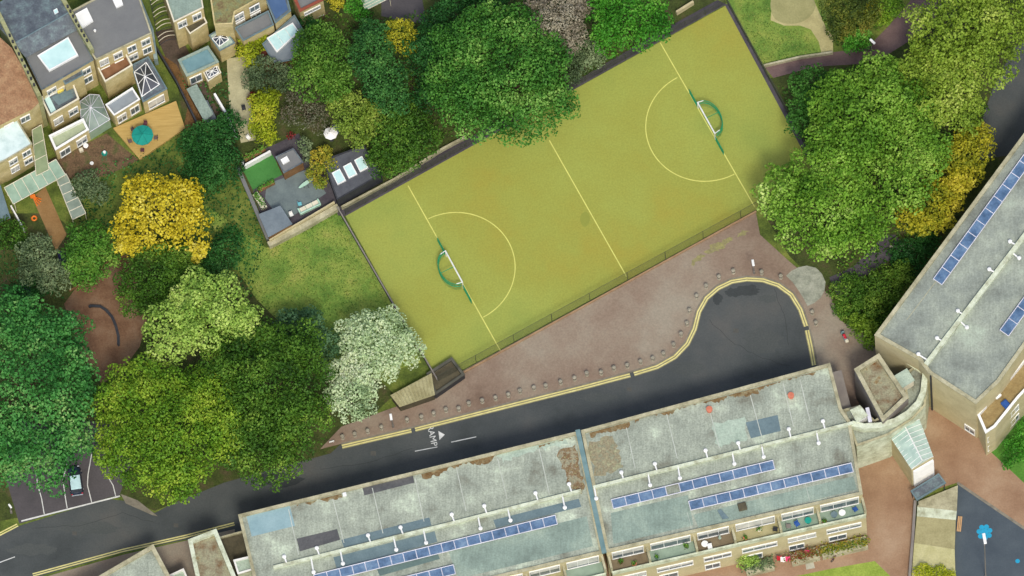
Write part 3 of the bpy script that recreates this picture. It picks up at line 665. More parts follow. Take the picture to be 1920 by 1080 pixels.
tree('golden_tree', 'golden yellow tree beside the long roof nearest the shrub bed', [(1745, 385, 46), (1710, 410, 34), (1780, 370, 32), (1730, 425, 24), (1795, 345, 26), (1765, 415, 26)], 6, L_gold, 0.44)
tree('golden_tree', 'golden yellow tree beside the long roof farthest from the cul-de-sac', [(1815, 290, 44), (1780, 300, 34), (1835, 265, 32), (1815, 325, 32)], 6, L_gold, 0.44)
tree('shrub_bed', 'yellow green shrub beside the roof edge of the right block', [(1660, 540, 36), (1690, 520, 30), (1640, 570, 26)], 2.2, leafmat('leaf_shr', [(44, 76, 24), (78, 116, 34), (110, 144, 48), (150, 176, 70)]), 0.32, cat='shrub')
tree('shrub_bed', 'yellow green shrub at the corner of the right block', [(1625, 625, 26), (1610, 605, 18), (1632, 645, 14)], 2.0, leafmat('leaf_shr2', [(60, 96, 24), (104, 140, 38), (140, 170, 52)]), 0.32, cat='shrub')
tree('shrub_bed', 'dark green ground shrub between the gravel patch and the right block', [(1600, 555, 42), (1620, 590, 36), (1590, 580, 26), (1655, 590, 30)], 1.0, L_dark, 0.32, cat='shrub', flat=0.35)
tree('shrub_bed', 'dark green shrub under the golden trees by the roof edge', [(1700, 480, 34), (1740, 460, 26), (1720, 500, 24)], 1.4, L_deepg, 0.32, cat='shrub', flat=0.4)
tree('garden_bush', 'dark mixed shrub at the top right between the two paths', [(1575, 20, 38), (1600, 50, 34), (1570, 60, 22), (1630, 20, 30)], 2.2, leafmat('leaf_mix', [(50, 62, 30), (74, 96, 38), (112, 124, 44), (150, 140, 60)]), 0.32, cat='shrub')
tree('garden_bush', 'round bright green bush where the two paths meet', [(1610, 78, 24), (1595, 85, 16)], 2, L_bright, 0.32, cat='shrub')
tree('garden_bush', 'yellow leafed bush near the top of the pink path', [(1632, 25, 14), (1640, 10, 14)], 2, L_gold, 0.3, cat='bush')
tree('garden_bush', 'olive bush above the pink path at the top edge', [(1668, 15, 26), (1655, 35, 18)], 2, L_olive, 0.3, cat='bush')
tree('garden_bush', 'green bush at the right edge below the right block', [(1905, 850, 26), (1925, 820, 28), (1890, 870, 12)], 2.2, L_bright, 0.32, cat='bush')
tree('garden_bush', 'yellowish grass clump at the foot of the tan ramp', [(1730, 1075, 18), (1760, 1078, 18), (1780, 1082, 14)], 1.0, L_yelgreen, 0.26, cat='bush')
tree('garden_bush', 'pale green bush against the lower wall of the middle block', [(1396, 1050, 18), (1412, 1052, 14)], 1.5, L_light, 0.28, cat='bush')
tree('garden_bush', 'small green bush at the edge of the earth clearing', [(60, 545, 26), (30, 560, 24)], 1.5, L_deepg, 0.3, cat='bush')
tree('garden_bush', 'dark green bush at the left edge above the grey green tree', [(15, 440, 32), (40, 460, 20)], 1.5, L_dark, 0.3, cat='bush')
# uncountable undergrowth
def ground_leaves(name, polys, dens, size, hmax, mt):
    Ps = []
    for poly in polys:
        P = PX(poly); xsv = [p[0] for p in P]; ysv = [p[1] for p in P]
        A = (max(xsv) - min(xsv)) * (max(ysv) - min(ysv)); n = int(A * dens)
        x = rng.uniform(min(xsv), max(xsv), n); y = rng.uniform(min(ysv), max(ysv), n)
        ins = np.zeros(n, bool); k = len(P)
        for i in range(k):
            x1, y1, x2, y2 = P[i][0], P[i][1], P[(i + 1) % k][0], P[(i + 1) % k][1]
            c_ = ((y1 > y) != (y2 > y)) & (x < (x2 - x1) * (y - y1) / (y2 - y1 + 1e-12) + x1)
            ins ^= c_
        x = x[ins]; y = y[ins]
        hh = hmax * (0.25 + 0.75 * np.abs(np.sin(x * 0.9 + 1.3 * np.sin(y * 0.7)) * np.cos(y * 1.1 + np.sin(x * 0.5)))) * rng.uniform(0.3, 1, len(x))
        Ps.append(np.stack([x, y, 0.05 + hh], 1))
    P = np.concatenate(Ps); Nn = rng.normal(size=(len(P), 3)) * 0.5 + np.array([0, 0, 1]); Nn /= np.linalg.norm(Nn, axis=1, keepdims=True)
    o = leaf_mesh(name, P, Nn, size, mt); o['kind'] = 'stuff'; return o
o = ground_leaves('undergrowth', [[(560, 20), (720, 40), (880, 0), (1100, 0), (1240, 60), (1080, 155), (870, 245), (720, 325), (690, 260), (620, 150)], [(1458, 165), (1640, 110), (1860, 200), (1640, 590), (1575, 545), (1560, 470), (1550, 350), (1524, 290)], [(1550, 10), (1690, 0), (1630, 85), (1565, 92)]], 9, 0.34, 1.3, L_dark)
o['label'] = 'dense dark green undergrowth covering the floor of the back gardens and wood'; o['category'] = 'undergrowth'
o = ground_leaves('undergrowth', [[(0, 400), (60, 470), (120, 560), (0, 560)], [(230, 300), (330, 250), (450, 330), (500, 455), (470, 560), (380, 470), (240, 480), (230, 380)], [(130, 330), (220, 300), (215, 440), (150, 420)], [(330, 140), (425, 130), (440, 250), (400, 250)]], 9, 0.3, 0.5, L_deepg)
o['label'] = 'low green garden undergrowth around the yellow tree'; o['category'] = 'undergrowth'
gm = leafmat('grass_blades', [(64, 100, 34), (98, 132, 52), (126, 146, 64), (152, 156, 86)], 0.25)
o = ground_leaves('grass_tufts', [[(380, 380), (500, 465), (634, 394), (742, 590), (785, 680), (640, 720), (480, 560), (420, 470)], [(1372, -10), (1440, -10), (1450, 48), (1505, 56), (1530, 95), (1430, 122)]], 14, 0.2, 0.1, gm)
o['label'] = 'tufted worn grass on the lawns at both ends of the pitch'; o['category'] = 'grass'
#PART2
# ---------------------------------------------------------------- building helpers
def flat(root, poly_px, h, wallm, roofm, capm=None, cap=0.35, drop=0.35, z0=0.0, wname='wall', rname='roof', label=None):
    """one flat-roofed volume: wall, recessed roof sheet, parapet; returns the roof part"""
    P = orient2d([p[:2] for p in PX(poly_px, h)])
    MB().sides(P, z0, h - 0.12 if capm else h).build(wname, wallm, root)
    if capm:
        q = inset(P, -0.05)
        MB().ring(q, cap + 0.05, h - 0.12, h).build('parapet', capm, root)
        MB().ring(inset(P, cap - 0.03), 0.03, h - drop, h - 0.12).build('parapet_lining', capm, root)
        rf = MB().sheet(inset(P, cap - 0.02), h - drop).build(rname, roofm, root)
    else:
        rf = MB().prism(inset(P, -0.12), h, h + 0.1).build(rname, roofm, root)
    if label: rf['label'] = label
    return rf
def bld(name, label, cat, c_px, h=0.0, group=None):
    p = W(c_px[0], c_px[1], h); return thing(name, label, cat, (p.x, p.y, 0), group)
def patch(roof, name, poly, h, mt, k=1, rough=0.0):
    P = [Vector(p) for p in PX(poly, h)]; Q = []; rd = random.Random(int(poly[0][0]))
    for i in range(len(P)):
        a, b = P[i], P[(i + 1) % len(P)]; n = max(1, int((b - a).length / 0.5))
        for q in range(n):
            v = a.lerp(b, q / n)
            if rough: v = v + Vector((rd.uniform(-rough, rough), rd.uniform(-rough, rough), 0))
            Q.append(v)
    return MB().prism(Q, h - 0.02, h + 0.012 * k).build(name, mt, roof)
def seam(roof, a, b, h, w=0.1, mt=None):
    A, B = W(*a, h), W(*b, h)
    return MB().wallstrip([A, (A + B) / 2, B], w, h - 0.02, h + 0.035).build('roof_seam', mt or mat('pale_seam', [(166, 172, 160), (198, 204, 194)], 1), roof)
def jagged(roof, a, b, h, w, mt, name='moss_strip', seed=3):
    A, B = W(*a, h), W(*b, h); d = (B - A); L = d.length; d.normalize(); nn = Vector((d.y, -d.x, 0))
    rd = random.Random(seed); n = int(L / 0.22); top = []; low = []
    env = 0.5
    for i in range(n + 1):
        p = A + d * (L * i / n); env = min(0.8, max(0.0, env + rd.uniform(-0.32, 0.3)))
        top.append(p); low.append(p + nn * (w * env))
    mb = MB()
    for i in range(n):
        mb.face([(low[i].x, low[i].y, h + 0.03), (low[i + 1].x, low[i + 1].y, h + 0.03), (top[i + 1].x, top[i + 1].y, h + 0.06), (top[i].x, top[i].y, h + 0.06)])
    return mb.build(name, mt, roof)
def vent(roof, head, toward, h):
    """white ventilation terminal with a horizontal duct to the ridge wall"""
    A = W(*head, h + 0.7); B = W(*toward, h + 0.35)
    d = (B - A); d.z = 0; d.normalize()
    mb = MB(); mb.lathe((A.x, A.y, h), [(0.09, 0), (0.09, 0.55), (0.26, 0.58), (0.28, 0.72), (0.12, 0.8)], 12)
    mb.build('vent_pipe', M_bright, roof)
def ductvent(roof, head, h, base):
    A = W(*head, h + 0.5); S = W(*base, h + 0.3)
    mb = MB(); mb.tube([(A.x, A.y, h + 0.4), (S.x, S.y, h + 0.4)], 0.11, 8)
    mb.lathe((A.x, A.y, h - 0.02), [(0.12, 0), (0.12, 0.45), (0.27, 0.5), (0.27, 0.66), (0.1, 0.74)], 12)
    mb.build('vent_pipe', M_bright, roof)
def solar_row(label, a, b, n, h, gapped=(), w=1.2):
    A, B = W(*a, h), W(*b, h); d = (B - A); L = d.length; d.normalize(); nn = Vector((-d.y, d.x, 0))
    if nn.y < 0: nn = -nn
    r = thing('solar_array', label, 'solar panels', (A + B) / 2 - Vector((0, 0, 0)), 'rows of blue solar panels on the flat roofs')
    r.location.z = h - 0.35
    tl = 0.22
    def P(u, v, e=0.0): 
        q = A + d * u + nn * (v * w); return (q.x, q.y, h - 0.2 + (v + 0.5) * tl + e)
    st = L / n
    for i in range(n):
        if i in gapped: continue
        g_ = 0.045
        pm = MB(); u0, u1 = st * i + g_, st * (i + 1) - g_
        for e0, e1 in ((0, 1),):
            a4 = [P(u0, -0.46), P(u1, -0.46), P(u1, 0.46), P(u0, 0.46)]; b4 = [P(u0, -0.46, 0.05), P(u1, -0.46, 0.05), P(u1, 0.46, 0.05), P(u0, 0.46, 0.05)]
            pm.face(b4); pm.face(a4[::-1])
            for k in range(4): pm.face([a4[k], a4[(k + 1) % 4], b4[(k + 1) % 4], b4[k]])
        pm.build('solar_panel', M_solar, r)
    fr = MB()
    for v in (-0.5, 0.5): fr.tube([P(0, v, 0.06), P(L, v, 0.06)], 0.06, 4)
    for i in range(n + 1): fr.tube([P(st * i, -0.5, 0.06), P(st * i, 0.5, 0.06)], 0.055, 4)
    for i in range(0, n + 1, 2):
        q = A + d * (st * i) + nn * (0.5 * w); fr.box((q.x, q.y, h - 0.15), (0.06, 0.06, 0.45))
    fr.build('frame', M_alu, r)
    return r
M_blind = mat('window_with_blind', [(176, 178, 170), (222, 222, 214)], 0.8, 0.3)
win_n = [0]
def window(root, A, B, u, z, w, hh, panes=2, fm=None, gm=None, proud=0.06):
    """window centred at fraction u of wall A-B (world points), outward = right of A->B"""
    d = (B - A); d.z = 0; L = d.length; d.normalize(); nn = Vector((d.y, -d.x, 0)); rz = math.atan2(d.y, d.x)
    c = A + d * (L * u) + nn * proud
    f = MB(); t = 0.1
    for s in (-1, 1): f.box((c.x + d.x * s * (w / 2 - t / 2), c.y + d.y * s * (w / 2 - t / 2), z), (t, 0.12, hh), rz)
    for s in (-1, 1): f.box((c.x, c.y, z + s * (hh / 2 + t / 2)), (w + 0.04, 0.16, t), rz)
    for k in range(1, panes):
        o = w * (k / panes - 0.5); f.box((c.x + d.x * o, c.y + d.y * o, z), (t * 0.7, 0.11, hh), rz)
    fo = f.build('window', fm or M_bright, root)
    MB().box((c.x - nn.x * 0.03, c.y - nn.y * 0.03, z), (w - 0.16, 0.03, hh - 0.02), rz).build('pane', gm or M_glass, fo)
    win_n[0] += 1
    if win_n[0] % 3:
        k_ = (0.35, 0.55, 0.8, 0.45)[win_n[0] % 4] * hh
        MB().box((c.x - nn.x * 0.005, c.y - nn.y * 0.005, z + hh / 2 - k_ / 2 - 0.01), (w - 0.3, 0.012, k_), rz).build('blind', M_blind, fo)
    return fo
def lantern(root, poly, h, rise=0.7, frac=None):
    P = [Vector(p) for p in PX(poly, h)]; c = sum(P, Vector()) / 4; c.z = h + rise
    fm = MB(); gm = MB()
    for i in range(4):
        a, b = P[i], P[(i + 1) % 4]; gm.face([a, b, c])
        fm.tube([a, b], 0.07, 5); fm.tube([a, c], 0.06, 5); fm.tube([(a + b) / 2, c], 0.045, 5)
    f = fm.build('roof_lantern', M_bright, root); gm.build('pane', M_darkglass, f)
def rooflight(root, poly, h, gmt=None, bars=0, z=0.18, fw=0.1):
    P = orient2d([p[:2] for p in PX(poly, h)])
    f = MB().ring(P, fw, h - 0.3, h + z)
    f = f.build('rooflight', M_bright, root)
    g_ = MB().sheet(inset(P, fw - 0.01), h + z - 0.05).build('pane', gmt or M_skyglass, f)
    if bars:
        q = [Vector((*p, h + z)) for p in P]
        if (q[1] - q[0]).length < (q[2] - q[1]).length: q = q[1:] + q[:1]
        b_ = MB()
        for k in range(1, bars + 1):
            s = k / (bars + 1); b_.tube([q[0].lerp(q[1], s), q[3].lerp(q[2], s)], 0.04, 4)
        b_.build('glazing_bar', M_bright, f)
    return f

# ---------------------------------------------------------------- long apartment blocks
H1 = 9.5
HR = H1 - 0.35
def facade(root, cells, h, p0, p1, roof_floor=True, seed=1):
    """south side: glazed top storey behind a terrace two metres deep, one cell per flat"""
    rd = random.Random(seed)
    A0, B0 = W(*p0, h), W(*p1, h); d = (B0 - A0); d.z = 0; d.normalize(); nn = Vector((d.y, -d.x, 0)); rz = math.atan2(d.y, d.x)
    zt, dp = 6.35, 2.1
    pts = []
    for x in cells:
        u = (x - p0[0]) / (p1[0] - p0[0]); pts.append(A0.lerp(B0, u))
    A, B = pts[0], pts[-1]
    P = [A, A + nn * dp, B + nn * dp, B]
    MB().sides([p[:2] for p in P], 0, zt).build('terrace_wall', M_cream, root)
    q = [p[:2] for p in P]
    MB().wallstrip([A + nn * (dp - 0.1), (A + B) / 2 + nn * (dp - 0.1), B + nn * (dp - 0.1)], 0.24, zt - 0.1, zt + 0.75).build('terrace_parapet', M_cap, root)
    for i, p in enumerate(pts):
        e = p + nn * (dp - 0.24)
        o = MB().box(((p.x + e.x) / 2, (p.y + e.y) / 2, zt + 0.95), ((e - p).length, 0.3, 1.9), rz - math.pi / 2); o.build('party_fin', M_capd, root)
    for i in range(len(pts) - 1):
        a, b = pts[i], pts[i + 1]; w = (b - a).length
        fm = [mat('terrace_brown', [(108, 96, 76), (132, 120, 96)], 0.8, 0.9), mat('terrace_green', [(126, 146, 130), (146, 166, 148)], 0.8, 0.9), mat('terrace_tan', [(150, 144, 104), (172, 166, 126)], 0.8, 0.9)][rd.randrange(3)]
        MB().sheet([a + d * 0.15, a + d * 0.15 + nn * (dp - 0.2), b - d * 0.15 + nn * (dp - 0.2), b - d * 0.15], zt + 0.01 * 1).build('terrace_floor', fm, root)
        window(root, a, b, 0.5, zt + 1.35, w - 0.9, 2.2, 3)
        window(root, a + nn * dp, b + nn * dp, 0.5, 4.4, w - 1.4, 1.3, 3)
        window(root, a + nn * dp, b + nn * dp, 0.35, 1.5, w * 0.4, 1.5, 2)
    return pts, nn, d, dp, zt
def northside(root, a, b, h, n):
    A, B = W(*b, h), W(*a, h)
    for i in range(n):
        for zc in (1.6, 4.6, 7.5): window(root, A, B, (i + 0.5) / n, zc, 1.9, 1.3, 2)

rA = bld('apartment_block', 'long grey flat roofed block with a pale blue roof patch at its left end', 'apartment block', (780, 960), H1)
roofA = flat(rA, [(447, 965), (1083, 809), (1130, 1036), (500, 1185)], H1, M_cream, M_roof, M_capd, 0.38)
rB = bld('apartment_block', 'long grey flat roofed block with two terracotta pots, below the cul-de-sac', 'apartment block', (1350, 860), H1)
roofB = flat(rB, [(1090, 807), (1556, 681), (1578, 766), (1594, 790), (1617, 926), (1137, 1035)], H1, M_cream, M_roof, M_capd, 0.38)
northside(rA, (447, 965), (1083, 809), H1, 14); northside(rB, (1090, 807), (1556, 681), H1, 10)
# east end wall fin of block B
A_ = W(1556, 681, H1); B_ = W(1578, 766, H1)
MB().wallstrip([A_ + Vector((0.8, 0, 0)), (A_ + B_) / 2 + Vector((0.8, 0, 0)), B_ + Vector((0.8, 0, 0))], 1.3, 0, 6.6).build('end_wall', M_greywall, rB)
MB().wallstrip([W(1083, 806, H1), W(1108, 921, H1), W(1133, 1037, H1)], 0.62, H1 - 0.2, H1 + 0.1).build('joint_flashing', M_teal, rB)
# ridge upstands
def spine(root, pts, h, w=0.42):
    return MB().wallstrip([W(*p, h + 0.55) for p in pts], w, h - 0.02, h + 0.5).build('ridge_wall', M_cap, root)
spA = [(512, 1063), (800, 992), (1090, 919)]
spine(roofA, spA, HR); spB = [(1112, 913), (1360, 852), (1600, 792)]
spine(roofB, spB, HR)
def spy(sp, x):
    for a, b in zip(sp, sp[1:]):
        if a[0] <= x <= b[0] or b is sp[-1]: return a[1] + (b[1] - a[1]) * (x - a[0]) / (b[0] - a[0])
for (x, y) in [(533, 1044), (594, 1028), (690, 1004), (751, 989), (847, 965), (908, 949), (1004, 925), (1067, 908)]:
    ductvent(roofA, (x, y), HR, (x + 5, spy(spA, x + 5)))
for (x, y) in [(588, 1073), (643, 1057), (743, 1031), (799, 1018), (901, 991), (957, 976), (1059, 952)]:
    ductvent(roofA, (x, y), HR, (x - 5, spy(spA, x - 5)))
for (x, y) in [(1165, 886), (1228, 870), (1323, 845), (1384, 831), (1479, 805), (1543, 790)]:
    ductvent(roofB, (x, y), HR, (x + 4, spy(spB, x + 4)))
for (x, y) in [(1118, 935), (1219, 910), (1275, 897), (1377, 870), (1432, 857), (1535, 831)]:
    ductvent(roofB, (x, y), HR, (x - 4, spy(spB, x - 4)))
# roof surfaces, patches and seams
patch(roofA, 'roof_patch', [(462, 967), (543, 948), (553, 986), (472, 1006)], HR, M_bluepatch)['label'] = 'smooth pale blue roof patch'
patch(roofA, 'roof_patch', [(556, 1010), (632, 992), (638, 1012), (562, 1034)], HR, M_darkpatch)['label'] = 'dark brownish roof patch'
patch(roofA, 'roof_patch', [(679, 912), (774, 889), (777, 905), (683, 929)], HR, M_darkpatch)
patch(roofA, 'roof_patch', [(640, 1012), (805, 970), (809, 985), (645, 1027)], HR, M_bluegreyp)
patch(roofA, 'roof_patch', [(930, 850), (1060, 818), (1064, 832), (985, 850), (940, 868)], HR, M_palepatch, rough=0.3)['label'] = 'pale mint green roof patch'
patch(roofA, 'roof_patch', [(925, 975), (1085, 935), (1090, 950), (930, 990)], HR, M_bluegreyp)
patch(roofA, 'roof_patch', [(625, 1045), (815, 996), (820, 1016), (632, 1068)], HR, M_bluegreyp)
patch(roofA, 'roof_patch', [(700, 1052), (815, 1025), (825, 1048), (712, 1080)], HR, mat('slate_green_patch', [(86, 106, 104), (104, 126, 120)], 0.5, 0.9, 0.1, 0.08))
patch(roofA, 'roof_patch', [(840, 1032), (1100, 968), (1112, 1024), (860, 1085)], HR, M_roofg)['label'] = 'smooth greenish roof felt'
patch(roofA, 'roof_patch', [(1045, 845), (1078, 836), (1098, 915), (1088, 925), (1062, 905)], HR, mat('speckled_moss', [(120, 124, 104), (150, 146, 120), (116, 88, 60), (160, 166, 124)], 1.6, 0.95, 0.5, 0.25), rough=0.3)
patch(roofB, 'roof_patch', [(1100, 830), (1150, 815), (1170, 880), (1118, 895)], HR, mat('speckled_moss2', [(132, 140, 116), (140, 130, 104), (156, 162, 128)], 1.6, 0.95, 0.5, 0.25), rough=0.3)
patch(roofB, 'roof_patch', [(1398, 792), (1458, 778), (1464, 808), (1408, 822)], HR, M_bluegreyp)['label'] = 'square dark blue grey roof patch'
patch(roofB, 'roof_patch', [(1335, 795), (1395, 785), (1404, 822), (1345, 838)], HR, M_palepatch, rough=0.3)
patch(roofB, 'roof_patch', [(1145, 962), (1290, 928), (1300, 985), (1150, 1020)], HR, M_roofg)['label'] = 'smooth greenish roof felt'
patch(roofB, 'roof_patch', [(1300, 965), (1600, 893), (1607, 918), (1310, 990)], HR, M_roofg, 1.0)
for (x, y, x2, y2) in [(541, 955, 560, 1040), (624, 935, 645, 1018), (698, 915, 718, 1000), (778, 897, 795, 978), (856, 878, 874, 958), (933, 860, 951, 936), (1011, 842, 1030, 926)]:
    seam(roofA, (x, y), (x2, y2), HR)
for (x, y, x2, y2) in [(1173, 796, 1191, 878), (1250, 777, 1270, 860), (1330, 768, 1349, 840), (1406, 738, 1428, 818), (1468, 718, 1488, 800), (1500, 712, 1519, 790)]:
    seam(roofB, (x, y), (x2, y2), HR)
for (x, y, x2, y2) in [(1288, 960, 1300, 1000), (1360, 905, 1372, 925), (1500, 870, 1520, 945), (1440, 880, 1450, 905)]:
    seam(roofB, (x, y), (x2, y2), HR, 0.05)
jagged(roofA, (556, 947), (640, 926), HR, 0.8, M_moss, seed=4); jagged(roofA, (790, 889), (935, 852), HR, 1.1, M_moss, seed=5); jagged(roofA, (1010, 836), (1070, 821), HR, 0.7, M_moss, seed=9)
seamM = mat('pale_seam', [(170, 176, 164), (200, 206, 196)], 1)
jagged(roofB, (1105, 812), (1180, 791), HR, 1.0, M_moss, seed=6); jagged(roofB, (1190, 788), (1420, 727), HR, 1.1, M_moss, seed=7); jagged(roofB, (1420, 727), (1530, 697), HR, 0.9, M_moss, seed=8)
for (x, y) in ((1330, 768), (1483, 742)):
    c = W(x, y, HR + 0.4); MB().lathe((c.x, c.y, HR - 0.02), [(0.34, 0), (0.4, 0.3), (0.3, 0.6), (0.42, 0.72), (0.2, 0.74)], 14).build('terracotta_pot', M_terracotta, roofB)
MB().box((*W(646, 927, HR + 0.3)[:2], HR + 0.25), (0.5, 0.5, 0.5), 0.3, 0.05).build('roof_hatch', M_bright, roofA)
MB().box((*W(1392, 951, HR)[:2], HR + 0.2), (1.1, 1.0, 0.5), 0.25, 0.05).build('roof_hatch', M_brownroof, roofB)
MB().prism(PX([(1345, 958), (1352, 955), (1367, 972), (1355, 974)], HR), HR, HR + 0.12).build('spare_sheet', M_bluegreyp, roofB)
facade(rA, [560, 630, 700, 770, 845, 915, 985, 1055, 1128], H1, (500, 1185), (1130, 1036), seed=2)
ptsB, nB, dB, dpB, ztB = facade(rB, [1140, 1212, 1300, 1372, 1458, 1531, 1616], H1, (1137, 1035), (1617, 926), seed=4)
solar_row('long solar row on the left block just below its ridge wall', (590, 1086), (1043, 974), 19, H1 + 0.1)
solar_row('short solar row at the bottom edge of the photo on the left block', (690, 1107), (852, 1067), 7, H1 + 0.1)
solar_row('solar row with one missing panel below the ridge wall of the middle block', (1148, 945), (1451, 871), 12, H1 + 0.1, (4,))
solar_row('solar row nearest the terraces of the middle block', (1293, 948), (1598, 876), 12, H1 + 0.1)

# right-hand diagonal block
H2 = 12.5; HR2 = H2 - 0.35
rC = bld('apartment_block', 'grey flat roofed block running diagonally off the right edge', 'apartment block', (1850, 560), H2)
roofC = flat(rC, [(1640, 628), (1722, 674), (1742, 700), (1830, 757), (1873, 716), (2050, 470), (1990, 156)], H2, M_cream, M_roofc, M_capd, 0.45)
for pts in ([(1736, 682), (1860, 520), (1990, 350)],):
    MB().wallstrip([W(*p, H2 + 0.3) for p in pts], 0.6, HR2 - 0.02, HR2 + 0.55).build('ridge_wall', M_cap, roofC)
spC = [(1736, 682), (1860, 521), (1990, 350)]
for (x, y, bx, by) in [(1855, 505, 1868, 512), (1796, 583, 1808, 591), (1757, 634, 1770, 641), (1894, 453, 1908, 461), (1813, 614, 1800, 602), (1911, 484, 1898, 474), (1722, 664, 1740, 676)]:
    ductvent(roofC, (x, y), HR2, (bx, by))
solar_row('solar row along the outer edge of the diagonal block', (1758, 528), (1952, 262), 12, H2 + 0.1, w=1.35)
solar_row('solar row at the right edge of the photo beyond the ridge wall', (1883, 624), (1965, 512), 5, H2 + 0.1, w=1.35)
MB().wallstrip(PX([(1700, 600), (1800, 468), (1990, 206)], HR2), 0.06, HR2 - 0.02, HR2 + 0.03).build('roof_seam', M_capd, roofC)
# stepped balcony tier on its far side
bal = [(1832, 775), (1874, 728), (1905, 690), (2010, 560), (2030, 620), (1910, 745), (1866, 800), (1848, 812)]
fl_ = flat(rC, bal, 8.2, M_cream, mat('balcony_ochre', [(132, 112, 72), (160, 142, 98)], 0.8, 0.9, 0.1, 0.1), M_bright, 0.3, 0.9, wname='terrace_wall', rname='terrace_floor')
Aw, Bw = W(1742, 700, H2), W(1830, 757, H2)
window(rC, Aw, Bw, 0.85, 1.6, 1.6, 1.8, 2)
Ax, Bx = W(1848, 812, 8.2), W(1910, 745, 8.2)
for k in range(4): window(rC, Ax, Bx, 0.15 + 0.24 * k, 5.2, 1.5, 1.6, 2); window(rC, Ax, Bx, 0.15 + 0.24 * k, 2.0, 1.5, 1.6, 2)
MB().wallstrip([Aw.lerp(Bw, 0.02) + Vector((0, -0.1, 0)), Aw.lerp(Bw, 0.03) + Vector((0.1, -0.2, 0))], 0.15, 0, H2 - 0.3).build('downpipe', M_dark, rC)

# stair tower and link
rT = bld('stair_tower', 'flat stair tower with a brown mossy recessed roof between the middle and right blocks', 'stair tower', (1652, 726), 11)
flat(rT, [(1602, 692), (1648, 663), (1703, 745), (1655, 790)], 10.5, M_greywall, M_mossroof, M_capd, 0.5, 0.7)
rT2 = bld('stair_tower', 'stair tower with a brown mossy roof at the bottom edge, left of the blocks', 'stair tower', (400, 1060), 11)
flat(rT2, [(353, 1012), (405, 992), (452, 1105), (378, 1130)], 10.5, M_cream, M_mossroof, M_cap, 0.5, 0.7)
rl = bld('link_building', 'low grey link roof under the curved pale walkway wall', 'link building', (1660, 800), 8)
flat(rl, [(1581, 768), (1612, 760), (1640, 788), (1700, 745), (1692, 705), (1722, 680), (1742, 702), (1735, 760), (1712, 785), (1666, 815), (1606, 836)], 8.3, M_cap, M_roof, M_capd, 0.25)
MB().wallstrip([W(*p, 9.4) for p in [(1597, 793), (1620, 799), (1650, 797), (1680, 788), (1703, 774), (1722, 755), (1731, 735), (1734, 708), (1736, 690)]], 0.75, 8.0, 9.4).build('walkway_wall', M_cap, rl)
flat(rl, [(1596, 770), (1612, 762), (1625, 779), (1607, 790)], 9.9, M_bright, M_cap, wname='plant_room_wall', rname='plant_room_roof', z0=8)
flat(rl, [(1678, 706), (1700, 693), (1713, 713), (1692, 726)], 9.9, M_palewood, M_palepatch, wname='plant_room_wall', rname='plant_room_roof', z0=8)
p = W(1629, 780, 9); MB().box((p.x, p.y, 9), (0.5, 2.0, 1.2), 0.2, 0.04).build('steel_duct', M_alu, rl)
seam(rl, (1700, 680), (1734, 703), 8.6, 0.25, M_cap)
rG = bld('glass_roofed_house', 'small house with a glazed pitched roof and white louvred front below the curved walkway', 'house', (1705, 830), 6.5)
Pg = [(1668, 818), (1724, 786), (1750, 856), (1709, 880)]
MB().sides([p[:2] for p in PX(Pg, 6.2)], 0, 6.2).build('wall', M_cream, rG)
q = [Vector(p) for p in PX(Pg, 6.2)]
r0 = (q[0] + q[1]) / 2 + Vector((0, 0, 0.9)); r1 = (q[2] + q[3]) / 2 + Vector((0, 0, 0.9))
gr = MB(); gr.face([q[0], q[3], r1, r0]); gr.face([r0, r1, q[2], q[1]]); gr.face([q[3], q[2], r1]); gr.face([q[1], q[0], r0])
grf = gr.build('glass_roof', mat('pale_cloudy_glass', [(150, 176, 166), (200, 220, 206)], 0.5, 0.2, spec=0.6), rG)
gb = MB()
for k in range(9):
    s = k / 8; gb.tube([q[0].lerp(q[3], s), r0.lerp(r1, s), q[1].lerp(q[2], s)], 0.045, 5)
gb.tube([r0, r1], 0.09, 6); gb.build('glazing_bar', M_bright, grf)
lou = MB(); a_, b_ = q[3], q[2]; dd = (b_ - a_); rz = math.atan2(dd.y, dd.x)
for k in range(12): lou.box(((a_.x + b_.x) / 2 + 0.12, (a_.y + b_.y) / 2 - 0.22, 0.6 + k * 0.46), (dd.length - 0.3, 0.3, 0.12), rz)
lou.build('louvre', M_bright, rG)
Pc = PX([(1707, 921), (1760, 888), (1774, 906), (1719, 939)], 2.6)
cn = bld('entrance_canopy', 'dark grey flat canopy at the foot of the white louvred house front', 'canopy', (1740, 915), 2.6)
MB().prism([p[:2] for p in Pc], 2.45, 2.6).build('roof', M_slate, cn)
MB().ring([p[:2] for p in Pc], 0.2, 2.6, 2.78).build('edge_rail', M_bluegreyp, cn)
for p in Pc: 
    cc = Vector(p).lerp(center(Pc), 0.1); MB().box((cc.x, cc.y, 1.22), (0.12, 0.12, 2.44)).build('post', M_dark, cn)
